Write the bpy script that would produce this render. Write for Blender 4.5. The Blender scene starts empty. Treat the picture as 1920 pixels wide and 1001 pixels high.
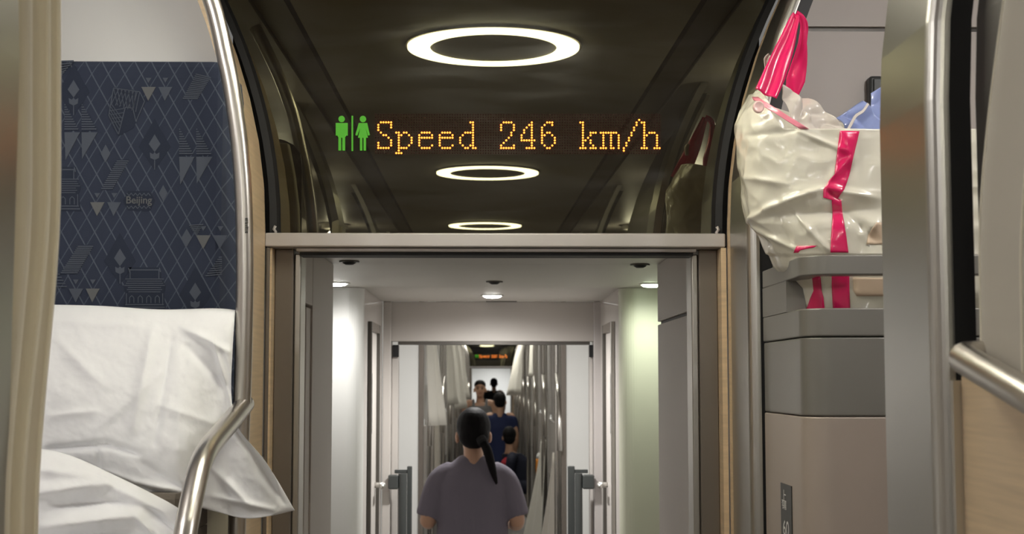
import bpy, bmesh, math, random
from mathutils import Vector, Matrix, noise

random.seed(7)
S = bpy.context.scene
COL = S.collection
PI = math.pi

# ------------------------------------------------------------------ camera, world, exposure
F_PX = 2660.0                       # focal length in pixels of the 1920 wide frame
CAM = Vector((-0.011, 0.0, 1.72))
PITCH = math.atan(213.0 / F_PX)
YAW = -math.atan(40.0 / F_PX)
cam_d = bpy.data.cameras.new('camera')
cam = bpy.data.objects.new('camera', cam_d); COL.objects.link(cam)
cam.location = CAM
cam.rotation_euler = (PI / 2 + PITCH, 0, YAW)
cam_d.sensor_width = 36.0
cam_d.lens = F_PX / 1920.0 * 36.0
cam_d.clip_start = 0.05; cam_d.clip_end = 200
cam_d.dof.use_dof = True
cam_d.dof.focus_distance = 2.6
cam_d.dof.aperture_fstop = 12.0
S.camera = cam

world = bpy.data.worlds.new('world'); S.world = world
world.use_nodes = True
world.node_tree.nodes['Background'].inputs[0].default_value = (1.0, 0.97, 0.92, 1)
world.node_tree.nodes['Background'].inputs[1].default_value = 0.12

S.view_settings.view_transform = 'Standard'
S.view_settings.look = 'None'
S.view_settings.gamma = 1.0
S.view_settings.use_curve_mapping = False
S.view_settings.exposure = 0.58

RING_L = 18.0                       # radiance of the ceiling rings
ROT = cam.rotation_euler.to_matrix()

def ray(u, v):
    return ROT @ Vector(((u - 960.0) / F_PX, (500.5 - v) / F_PX, -1.0))
def P(u, v, Y):
    d = ray(u, v); t = (Y - CAM.y) / d.y
    return CAM + d * t
def PX(u, v, X):
    d = ray(u, v); t = (X - CAM.x) / d.x
    return CAM + d * t

# ------------------------------------------------------------------ layout (metres)
A = 0.425            # half width of the aisle
FY = 2.66            # end wall of this carriage
CEIL = 2.50
PITCH_B = 2.3        # one berth to the next
def flare(z):        # the aisle opens outwards towards the ceiling
    return 0.55 * max(0.0, z - 2.0) ** 2
ZL = [0.0, 0.6, 1.2, 1.6, 1.8, 2.0, 2.08, 2.16, 2.24, 2.32, 2.38, 2.44, 2.50]

# ------------------------------------------------------------------ materials
MATS = {}
def mat(name, col, rough=0.5, metal=0.0, spec=0.5, emit=None, estr=0.0, bump=None, vary=None, coat=0.0, sss=0.0, aniso=None, trans=0.0, sheen=0.0):
    m = bpy.data.materials.new(name); m.use_nodes = True
    nt = m.node_tree; b = nt.nodes['Principled BSDF']
    b.inputs['Base Color'].default_value = (*col, 1)
    b.inputs['Roughness'].default_value = rough
    b.inputs['Metallic'].default_value = metal
    b.inputs['Specular IOR Level'].default_value = spec
    if coat: b.inputs['Coat Weight'].default_value = coat; b.inputs['Coat Roughness'].default_value = 0.08
    if sheen: b.inputs['Sheen Weight'].default_value = sheen
    if trans: b.inputs['Transmission Weight'].default_value = trans
    if emit: b.inputs['Emission Color'].default_value = (*emit, 1); b.inputs['Emission Strength'].default_value = estr
    tc = None
    def coords(scale):
        nonlocal tc
        if tc is None: tc = nt.nodes.new('ShaderNodeTexCoord')
        mp = nt.nodes.new('ShaderNodeMapping'); mp.inputs['Scale'].default_value = scale
        nt.links.new(tc.outputs['Object'], mp.inputs['Vector']); return mp.outputs['Vector']
    if vary:                      # (scale xyz, amount, detail): slow tonal variation of the material itself
        sc, amt, det = vary
        n = nt.nodes.new('ShaderNodeTexNoise'); n.inputs['Scale'].default_value = 1.0; n.inputs['Detail'].default_value = det
        nt.links.new(coords(sc), n.inputs['Vector'])
        r = nt.nodes.new('ShaderNodeMapRange'); r.inputs['From Min'].default_value = 0.3; r.inputs['From Max'].default_value = 0.7
        r.inputs['To Min'].default_value = 1 - amt; r.inputs['To Max'].default_value = 1 + amt
        nt.links.new(n.outputs['Fac'], r.inputs['Value'])
        mx = nt.nodes.new('ShaderNodeVectorMath'); mx.operation = 'SCALE'
        mx.inputs[0].default_value = col
        nt.links.new(r.outputs[0], mx.inputs['Scale']); nt.links.new(mx.outputs[0], b.inputs['Base Color'])
    if bump:                      # (scale xyz, strength, distance)
        sc, st, di = bump
        n = nt.nodes.new('ShaderNodeTexNoise'); n.inputs['Scale'].default_value = 1.0; n.inputs['Detail'].default_value = 3
        nt.links.new(coords(sc), n.inputs['Vector'])
        bp = nt.nodes.new('ShaderNodeBump'); bp.inputs['Strength'].default_value = st; bp.inputs['Distance'].default_value = di
        nt.links.new(n.outputs['Fac'], bp.inputs['Height']); nt.links.new(bp.outputs[0], b.inputs['Normal'])
    MATS[name] = m
    return m

M_STEEL = mat('brushed_steel', (0.60, 0.585, 0.555), 0.34, 1.0, bump=((900, 900, 6), 0.05, 0.0005))
M_TUBE = mat('satin_tube', (0.66, 0.63, 0.59), 0.30, 1.0)
M_PLATE = mat('steel_plate', (0.50, 0.49, 0.465), 0.30, 1.0, bump=((700, 700, 5), 0.06, 0.0005))
M_WOOD = mat('light_wood', (0.72, 0.55, 0.36), 0.38, vary=((6, 6, 160), 0.10, 6))
M_FRAME = mat('taupe_metal', (0.23, 0.20, 0.175), 0.36, 0.55, vary=((3, 3, 3), 0.05, 2))
M_LINTEL = mat('lintel_grey', (0.58, 0.545, 0.54), 0.35, 0.2)
M_DARKMETAL = mat('dark_metal', (0.13, 0.12, 0.11), 0.4, 0.5)
M_BLACK = mat('black_rubber', (0.012, 0.012, 0.014), 0.55)
M_DARKGREY = mat('dark_grey_plastic', (0.055, 0.06, 0.06), 0.4)
M_PANEL = mat('beige_grey_laminate', (0.62, 0.565, 0.53), 0.45, bump=((60, 60, 900), 0.05, 0.0006))
M_PANEL2 = mat('warm_grey_laminate', (0.58, 0.545, 0.52), 0.42, vary=((2, 2, 2), 0.03, 2))
M_WHITEWALL = mat('white_laminate', (0.78, 0.78, 0.76), 0.35)
M_GREENLIT = mat('green_lit_laminate', (0.64, 0.65, 0.53), 0.38)  # green tinge of the lobby light put into the wall colour
M_CEIL = mat('ceiling_panel', (0.70, 0.67, 0.62), 0.45)
M_VCEIL = mat('vestibule_ceiling', (0.66, 0.64, 0.60), 0.5)
M_FLOOR = mat('floor_vinyl', (0.34, 0.32, 0.30), 0.45, vary=((30, 30, 30), 0.15, 4))
M_PODUP = mat('pod_grey', (0.24, 0.23, 0.21), 0.36, 0.35)
M_PODLOW = mat('pod_taupe', (0.43, 0.365, 0.315), 0.42, 0.12)
M_CURTAIN = mat('beige_curtain', (0.80, 0.74, 0.60), 0.8, bump=((1400, 1400, 1400), 0.12, 0.0004), sheen=0.2)
M_HEM = mat('curtain_hem', (0.90, 0.85, 0.72), 0.8)
M_GCURT = mat('grey_curtain', (0.50, 0.46, 0.40), 0.75, bump=((1200, 1200, 1200), 0.12, 0.0004), sheen=0.2)
M_WCURT = mat('cream_curtain', (0.80, 0.77, 0.69), 0.8, sheen=0.2)
M_LINEN = mat('white_linen', (0.90, 0.91, 0.94), 0.75, bump=((40, 40, 40), 0.25, 0.004), sheen=0.1)
M_BLANKET = mat('taupe_blanket', (0.13, 0.11, 0.09), 0.9, bump=((300, 300, 300), 0.3, 0.001))
M_SHELL = mat('cream_shell', (0.66, 0.61, 0.48), 0.4)
M_PINK = mat('pink_film', (0.80, 0.012, 0.13), 0.25, spec=0.6, coat=0.4)
M_PINKPALE = mat('pale_pink_film', (0.86, 0.27, 0.36), 0.3, spec=0.6, coat=0.3)
def film_mat(name, col, rough, bstr, sc, transl=0.25):
    m = mat(name, col, rough, spec=0.5, coat=0.7); nt = m.node_tree; b = nt.nodes['Principled BSDF']
    tc = nt.nodes.new('ShaderNodeTexCoord'); n = nt.nodes.new('ShaderNodeTexNoise'); n.noise_type = 'RIDGED_MULTIFRACTAL'
    n.inputs['Scale'].default_value = sc; n.inputs['Detail'].default_value = 3; n.inputs['Distortion'].default_value = 0.6
    nt.links.new(tc.outputs['Object'], n.inputs['Vector'])
    bp = nt.nodes.new('ShaderNodeBump'); bp.inputs['Strength'].default_value = bstr; bp.inputs['Distance'].default_value = 0.003
    nt.links.new(n.outputs['Fac'], bp.inputs['Height']); nt.links.new(bp.outputs[0], b.inputs['Normal']); nt.links.new(bp.outputs[0], b.inputs['Coat Normal'])
    tr = nt.nodes.new('ShaderNodeBsdfTranslucent'); tr.inputs['Color'].default_value = (*col, 1)
    mx = nt.nodes.new('ShaderNodeMixShader'); mx.inputs[0].default_value = transl
    out = nt.nodes['Material Output']
    nt.links.new(b.outputs[0], mx.inputs[1]); nt.links.new(tr.outputs[0], mx.inputs[2]); nt.links.new(mx.outputs[0], out.inputs[0])
    return m
M_PALE = mat('blush_film', (0.88, 0.60, 0.58), 0.3, coat=0.3)
M_BAG = film_mat('white_film', (0.93, 0.90, 0.79), 0.22, 0.6, 22.0)
M_CLEAR = film_mat('milky_film', (0.86, 0.80, 0.74), 0.25, 0.35, 14.0)
M_BLUE = film_mat('lavender_film', (0.36, 0.44, 0.78), 0.28, 0.35, 14.0)
M_KRAFT = mat('kraft_paper', (0.74, 0.58, 0.43), 0.6)
M_RING = mat('ring_diffuser', (1, 1, 1), 0.5, emit=(1.0, 0.96, 0.78), estr=RING_L)
M_RINGF = mat('far_ring_diffuser', (1, 1, 1), 0.5, emit=(1.0, 0.98, 0.88), estr=34.0)
M_SPOT = mat('spot_lens', (1, 1, 1), 0.4, emit=(1.0, 0.99, 0.93), estr=22.0)
M_SPOTG = mat('spot_lens_green', (1, 1, 1), 0.4, emit=(0.86, 1.0, 0.72), estr=16.0)
M_LED = mat('led_amber', (0.2, 0.05, 0.01), 0.4, emit=(1.0, 0.245, 0.028), estr=2.7)
M_LEDOFF = mat('led_unlit', (0.030, 0.012, 0.008), 0.6, spec=0.15)
M_GREEN = mat('pictogram_green', (0.02, 0.1, 0.01), 0.5, emit=(0.10, 0.62, 0.01), estr=0.30)
M_SKIN = mat('skin', (0.56, 0.33, 0.22), 0.5)
M_HAIR = mat('black_hair', (0.009, 0.008, 0.009), 0.62, spec=0.12, bump=((160, 160, 20), 0.5, 0.004))
M_TEE = mat('grey_purple_cotton', (0.175, 0.157, 0.195), 0.85, bump=((9, 9, 4), 0.6, 0.03))
M_TANK = mat('grey_cotton', (0.21, 0.205, 0.21), 0.85)
M_NAVY = mat('navy_cotton', (0.018, 0.028, 0.095), 0.8)
M_DNAVY = mat('dark_navy_cotton', (0.010, 0.012, 0.030), 0.8)
M_BLACKC = mat('black_cotton', (0.012, 0.012, 0.014), 0.8)
M_RED = mat('red_cotton', (0.40, 0.02, 0.035), 0.8)
M_SHOE = mat('shoe', (0.05, 0.05, 0.05), 0.5)
M_ORANGE = mat('orange_print', (0.72, 0.27, 0.03), 0.5)
M_SIGN = mat('sign_black', (0.04, 0.042, 0.04), 0.4)
M_SIGNWHITE = mat('sign_white', (0.80, 0.80, 0.78), 0.5)
M_LIP = mat('lip', (0.38, 0.13, 0.11), 0.5)

# dark tinted glass that mirrors the ceiling, with faint wipe marks
def glass_mat(name='dark_mirror_glass', base_col=(0.016, 0.013, 0.010, 1)):
    m = bpy.data.materials.new(name); m.use_nodes = True
    nt = m.node_tree; nt.nodes.clear()
    out = nt.nodes.new('ShaderNodeOutputMaterial')
    base = nt.nodes.new('ShaderNodeBsdfDiffuse'); base.inputs['Color'].default_value = base_col
    g1 = nt.nodes.new('ShaderNodeBsdfGlossy'); g1.inputs['Roughness'].default_value = 0.0; g1.inputs['Color'].default_value = (1.0, 0.95, 0.60, 1)
    g2 = nt.nodes.new('ShaderNodeBsdfGlossy'); g2.inputs['Roughness'].default_value = 0.24
    tc = nt.nodes.new('ShaderNodeTexCoord'); mp = nt.nodes.new('ShaderNodeMapping')
    mp.inputs['Scale'].default_value = (4, 4, 26); mp.inputs['Rotation'].default_value = (0, 0.25, 0)
    n = nt.nodes.new('ShaderNodeTexNoise'); n.inputs['Scale'].default_value = 1.0; n.inputs['Detail'].default_value = 4; n.inputs['Distortion'].default_value = 1.0
    r = nt.nodes.new('ShaderNodeMapRange'); r.inputs['From Min'].default_value = 0.40; r.inputs['From Max'].default_value = 0.75
    r.inputs['To Min'].default_value = 0.004; r.inputs['To Max'].default_value = 0.022
    nt.links.new(tc.outputs['Object'], mp.inputs[0]); nt.links.new(mp.outputs[0], n.inputs['Vector']); nt.links.new(n.outputs['Fac'], r.inputs['Value'])
    a = nt.nodes.new('ShaderNodeMixShader'); a.inputs[0].default_value = 0.08
    b = nt.nodes.new('ShaderNodeMixShader')
    nt.links.new(base.outputs[0], a.inputs[1]); nt.links.new(g1.outputs[0], a.inputs[2])
    nt.links.new(r.outputs[0], b.inputs[0]); nt.links.new(a.outputs[0], b.inputs[1]); nt.links.new(g2.outputs[0], b.inputs[2])
    nt.links.new(b.outputs[0], out.inputs[0])
    return m
M_GLASS = glass_mat()
M_BOARD = glass_mat('led_window_glass', (0.024, 0.014, 0.010, 1))

# navy upholstery with a woven lattice of fine light lines
def lattice_mat():
    m = bpy.data.materials.new('navy_lattice_fabric'); m.use_nodes = True
    nt = m.node_tree; b = nt.nodes['Principled BSDF']; b.inputs['Roughness'].default_value = 0.85
    b.inputs['Sheen Weight'].default_value = 0.15
    tc = nt.nodes.new('ShaderNodeTexCoord'); sx = nt.nodes.new('ShaderNodeSeparateXYZ'); nt.links.new(tc.outputs['Object'], sx.inputs[0])
    def math_(op, a, bb=None, c=None):
        k = nt.nodes.new('ShaderNodeMath'); k.operation = op
        for i, q in enumerate((a, bb, c)):
            if q is None: continue
            if isinstance(q, (int, float)): k.inputs[i].default_value = q
            else: nt.links.new(q, k.inputs[i])
        return k.outputs[0]
    x, z = sx.outputs['X'], sx.outputs['Z']
    per = 0.0262
    masks = []
    for slope, wdt in ((0.56, 0.085), (-0.58, 0.065)):
        q = math_('ADD', x, math_('MULTIPLY', z, slope))
        fr = math_('FRACT', math_('DIVIDE', q, per))
        d = math_('ABSOLUTE', math_('SUBTRACT', fr, 0.5))
        masks.append(math_('MULTIPLY', math_('LESS_THAN', d, wdt / 2), 1.0 if slope > 0 else 0.75))
    lines = math_('MAXIMUM', masks[0], masks[1])
    nz = nt.nodes.new('ShaderNodeTexNoise'); nz.inputs['Scale'].default_value = 700; nz.inputs['Detail'].default_value = 2
    nt.links.new(tc.outputs['Object'], nz.inputs['Vector'])
    lines = math_('MULTIPLY', lines, math_('ADD', 0.45, nz.outputs['Fac']))
    mx = nt.nodes.new('ShaderNodeMix'); mx.data_type = 'RGBA'
    mx.inputs[6].default_value = (0.020, 0.029, 0.058, 1); mx.inputs[7].default_value = (0.080, 0.096, 0.130, 1)
    nt.links.new(lines, mx.inputs[0]); nt.links.new(mx.outputs[2], b.inputs['Base Color'])
    bp = nt.nodes.new('ShaderNodeBump'); bp.inputs['Strength'].default_value = 0.25; bp.inputs['Distance'].default_value = 0.0008
    nt.links.new(nz.outputs['Fac'], bp.inputs['Height']); nt.links.new(bp.outputs[0], b.inputs['Normal'])
    return m
M_LATTICE = lattice_mat()
M_NAVYCLOTH = mat('navy_weave', (0.016, 0.0235, 0.047), 0.85)
M_THREAD = mat('grey_thread', (0.078, 0.092, 0.122), 0.85, bump=((1500, 1500, 1500), 0.2, 0.0005))
M_THREADW = mat('warm_grey_thread', (0.13, 0.135, 0.14), 0.85)

# ------------------------------------------------------------------ building helpers
def tag(o, label=None, cat=None, group=None, kind=None):
    if label: o['label'] = label
    if cat: o['category'] = cat
    if group: o['group'] = group
    if kind: o['kind'] = kind
    return o
def empty(name, loc, label=None, cat=None, group=None, kind=None):
    o = bpy.data.objects.new(name, None); COL.objects.link(o); o.location = loc
    o.empty_display_size = 0.05
    return tag(o, label, cat, group, kind)
def mk(name, verts, faces, m, parent=None, smooth=False, bevel=0.0, solid=0.0, sub=0, auto=None):
    me = bpy.data.meshes.new(name)
    off = Vector((0, 0, 0))
    if parent is not None:
        off = world_loc(parent)
    me.from_pydata([tuple(Vector(v) - off) for v in verts], [], faces)
    me.materials.append(m)
    bm = bmesh.new(); bm.from_mesh(me); bmesh.ops.recalc_face_normals(bm, faces=bm.faces); bm.to_mesh(me); bm.free()
    if smooth:
        for p in me.polygons: p.use_smooth = True
    o = bpy.data.objects.new(name, me); COL.objects.link(o)
    if parent is not None: o.parent = parent
    if solid:
        md = o.modifiers.new('thickness', 'SOLIDIFY'); md.thickness = solid; md.offset = 0
    if sub:
        md = o.modifiers.new('subdivision', 'SUBSURF'); md.levels = sub; md.render_levels = sub
    if bevel:
        md = o.modifiers.new('bevel', 'BEVEL'); md.width = bevel; md.segments = 3; md.limit_method = 'ANGLE'; md.angle_limit = 0.6
        for p in me.polygons: p.use_smooth = True
        md.harden_normals = True
    return o
def world_loc(o):
    v = Vector((0, 0, 0))
    while o is not None:
        v += o.location; o = o.parent
    return v
def box_vf(x0, x1, y0, y1, z0, z1):
    v = [(x0, y0, z0), (x1, y0, z0), (x1, y1, z0), (x0, y1, z0), (x0, y0, z1), (x1, y0, z1), (x1, y1, z1), (x0, y1, z1)]
    f = [(0, 3, 2, 1), (4, 5, 6, 7), (0, 1, 5, 4), (1, 2, 6, 5), (2, 3, 7, 6), (3, 0, 4, 7)]
    return v, f
def box(name, x0, x1, y0, y1, z0, z1, m, parent=None, bevel=0.0):
    if x0 > x1: x0, x1 = x1, x0
    if y0 > y1: y0, y1 = y1, y0
    v, f = box_vf(x0, x1, y0, y1, z0, z1)
    return mk(name, v, f, m, parent, bevel=bevel)
def join_vf(parts):
    V, Fc = [], []
    for v, f in parts:
        o = len(V); V += list(v); Fc += [tuple(i + o for i in q) for q in f]
    return V, Fc
def loft_vf(rings, closed=True, caps=True):
    n = len(rings[0]); V = [p for r in rings for p in r]; Fc = []
    for i in range(len(rings) - 1):
        for j in range(n if closed else n - 1):
            k = (j + 1) % n
            Fc.append((i * n + j, i * n + k, (i + 1) * n + k, (i + 1) * n + j))
    if caps and closed:
        Fc.append(tuple(range(n))[::-1]); Fc.append(tuple((len(rings) - 1) * n + j for j in range(n)))
    return V, Fc
def tube_vf(path, r, n=14, caps=True):
    path = [Vector(p) for p in path]
    rs = r if isinstance(r, (list, tuple)) else [r] * len(path)
    rings = []; nrm = None
    for i, p in enumerate(path):
        t = (path[min(i + 1, len(path) - 1)] - path[max(i - 1, 0)]).normalized()
        if nrm is None:
            nrm = t.orthogonal().normalized()
        nrm = (nrm - t * nrm.dot(t)).normalized()
        b = t.cross(nrm)
        rings.append([p + (nrm * math.cos(2 * PI * k / n) + b * math.sin(2 * PI * k / n)) * rs[i] for k in range(n)])
    return loft_vf(rings, True, caps)
def tube(name, path, r, m, parent=None, n=14):
    v, f = tube_vf(path, r, n)
    return mk(name, v, f, m, parent, smooth=True)
def smooth_path(pts, n=8):                       # Catmull-Rom through the points
    pts = [Vector(p) for p in pts]; out = []
    for i in range(len(pts) - 1):
        p0 = pts[max(i - 1, 0)]; p1 = pts[i]; p2 = pts[i + 1]; p3 = pts[min(i + 2, len(pts) - 1)]
        for k in range(n):
            t = k / n
            out.append(0.5 * ((2 * p1) + (p2 - p0) * t + (2 * p0 - 5 * p1 + 4 * p2 - p3) * t * t + (3 * p1 - p0 - 3 * p2 + p3) * t ** 3))
    out.append(pts[-1]); return out
def bend_path(pts, r, n=6):                      # straight runs with rounded corners
    pts = [Vector(p) for p in pts]; out = [pts[0]]
    for i in range(1, len(pts) - 1):
        a = (pts[i - 1] - pts[i]); b = (pts[i + 1] - pts[i])
        d = min(r, a.length * 0.45, b.length * 0.45)
        pa = pts[i] + a.normalized() * d; pb = pts[i] + b.normalized() * d
        for k in range(n + 1):
            t = k / n
            out.append((1 - t) ** 2 * pa + 2 * t * (1 - t) * pts[i] + t * t * pb)
    out.append(pts[-1]); return out
def disc_vf(c, r, z0, z1, n=32, r_in=0.0):       # flat ring or disc about a vertical axis
    cx, cy = c
    if r_in <= 0:
        r0 = [(cx + r * math.cos(2 * PI * k / n), cy + r * math.sin(2 * PI * k / n), z0) for k in range(n)]
        r1 = [(p[0], p[1], z1) for p in r0]
        return loft_vf([r0, r1])
    V = []; Fc = []
    for k in range(n):
        c_, s_ = math.cos(2 * PI * k / n), math.sin(2 * PI * k / n)
        V += [(cx + r * c_, cy + r * s_, z0), (cx + r_in * c_, cy + r_in * s_, z0), (cx + r_in * c_, cy + r_in * s_, z1), (cx + r * c_, cy + r * s_, z1)]
    for k in range(n):
        j = (k + 1) % n
        for q in range(4):
            Fc.append((4 * k + q, 4 * j + q, 4 * j + (q + 1) % 4, 4 * k + (q + 1) % 4))
    return V, Fc
def column_vf(plan, side, zs=ZL, z0=None, z1=None):   # a plan outline raised along the flaring aisle wall
    zz = [z for z in zs if (z0 is None or z > z0) and (z1 is None or z < z1)]
    if z0 is not None: zz = [z0] + zz
    if z1 is not None: zz = zz + [z1]
    return loft_vf([[(x + side * flare(z), y, z) for x, y in plan] for z in zz])
def copy_tree(o, dy=0.0, dx=0.0, parent=None, top=True):
    c = o.copy(); COL.objects.link(c); c.parent = parent
    if top: c.location = o.location + Vector((dx, dy, 0))
    for ch in list(o.children):
        copy_tree(ch, parent=c, top=False)
    return c

# ------------------------------------------------------------------ the carriage shell
Y_BACK, Y_END = -6.4, 36.0
o = box('floor', -1.5, 1.5, Y_BACK, Y_END, -0.04, 0.0, M_FLOOR); tag(o, 'dark speckled vinyl floor of the carriage', kind='structure')

def carriage(y0, y1, names):
    # ceiling strip with a stepped cove on either side, then soffits over the berths
    c = empty(names[0], (0, (y0 + y1) / 2, CEIL), 'warm grey ceiling panels over the aisle', kind='structure')
    n = max(1, round((y1 - y0) / PITCH_B)); st = (y1 - y0) / n
    for i in range(n):
        box('ceiling_panel', -0.425, 0.425, y0 + i * st + 0.002, y0 + (i + 1) * st - 0.002, CEIL, CEIL + 0.02, M_CEIL, c)
    box('backing', -0.52, 0.52, y0, y1, CEIL + 0.03, CEIL + 0.05, M_DARKMETAL, c)
    for s in (-1, 1):
        box('cove_strip', s * 0.44, s * 0.505, y0, y1, CEIL + 0.004, CEIL + 0.026, M_FRAME, c)
        # soffit over the berths: from the aisle edge out to the body side
        v = [(s * 0.512, y0, CEIL + 0.03), (s * 0.512, y1, CEIL + 0.03), (s * 0.512, y0, CEIL - 0.0), (s * 0.512, y1, CEIL - 0.0),
             (s * 1.0, y0, CEIL + 0.02), (s * 1.0, y1, CEIL + 0.02), (s * 1.47, y0, 2.16), (s * 1.47, y1, 2.16),
             (s * 1.0, y0, CEIL + 0.06), (s * 1.0, y1, CEIL + 0.06), (s * 1.49, y0, 2.20), (s * 1.49, y1, 2.20)]
        f = [(2, 3, 5, 4), (4, 5, 7, 6), (0, 1, 3, 2), (0, 8, 9, 1), (8, 10, 11, 9), (6, 7, 11, 10)]
        mk('berth_soffit', v, f, M_PANEL2, c)
    for s, nm in ((-1, names[1]), (1, names[2])):
        w = box(nm, s * 1.47, s * 1.5, y0, y1, 0.0, 2.18, M_PANEL2)
        tag(w, 'warm grey outer side wall behind the berths', kind='structure')
carriage(Y_BACK, 2.70, ('ceiling', 'wall_left', 'wall_right'))
w = box('wall_back', -1.5, 1.5, Y_BACK - 0.05, Y_BACK, 0, 2.5, M_PANEL2); tag(w, 'warm grey wall closing the aisle behind', kind='structure')

def ring_light(y, label):
    t = empty('ring_light', (0, y, CEIL), label, 'ceiling light', 'round ceiling lights of the aisle')
    v, f = disc_vf((0, y), 0.203, CEIL - 0.010, CEIL - 0.002, 72, 0.150); mk('light_ring', v, f, M_RING, t)
    v, f = disc_vf((0, y), 0.209, CEIL - 0.006, CEIL, 72, 0.2035); mk('outer_rim', v, f, M_FRAME, t)
    v, f = disc_vf((0, y), 0.1495, CEIL - 0.008, CEIL, 48); mk('cover_disc', v, f, M_CEIL, t)
    return t
rings = [ring_light(2.01, 'ring shaped ceiling light seen largest, top of the mirror glass'),
         ring_light(-0.29, 'ring shaped ceiling light reflected just below the speed display'),
         ring_light(-2.58, 'ring shaped ceiling light reflected smallest, just above the lintel'),
         ring_light(-4.88, 'ring shaped ceiling light farthest behind the viewer')]

def added_fill_lamp(x, y, label, watts):  # unseen lamps added to brighten the bedding, the bag and the aisle
    z = CEIL + 0.0 if abs(x) < 0.7 else CEIL + 0.005
    t = empty('added_fill_lamp', (x, y, z), label, 'lamp')
    v, f = disc_vf((x, y), 0.075, z - 0.02, z + 0.01, 32, 0.062); mk('rim', v, f, M_STEEL, t)
    v, f = disc_vf((x, y), 0.061, z - 0.012, z + 0.005, 32); mk('diffuser', v, f, M_WHITEWALL, t)
    ld = bpy.data.lights.new('added_fill_lamp', 'POINT'); ld.energy = watts; ld.shadow_soft_size = 0.05; ld.color = (1.0, 0.97, 0.93)
    lo = bpy.data.objects.new('lamp', ld); COL.objects.link(lo); lo.parent = t; lo.location = (0, 0, -0.075)
added_fill_lamp(-0.85, 1.45, 'added fill lamp over the left berth, out of view', 4.6)
added_fill_lamp(0.80, 1.75, 'added fill lamp over the right berth, out of view', 4.2)
for k, (x_, y_, lb) in enumerate(((-0.85, -0.4, 'added fill lamp on the left just behind the viewer'), (0.85, -0.4, 'added fill lamp on the right just behind the viewer'),
                                  (-0.85, -2.7, 'added fill lamp on the left, second behind the viewer'), (0.85, -2.7, 'added fill lamp on the right, second behind the viewer'))):
    added_fill_lamp(x_, y_, lb, 4)

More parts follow.
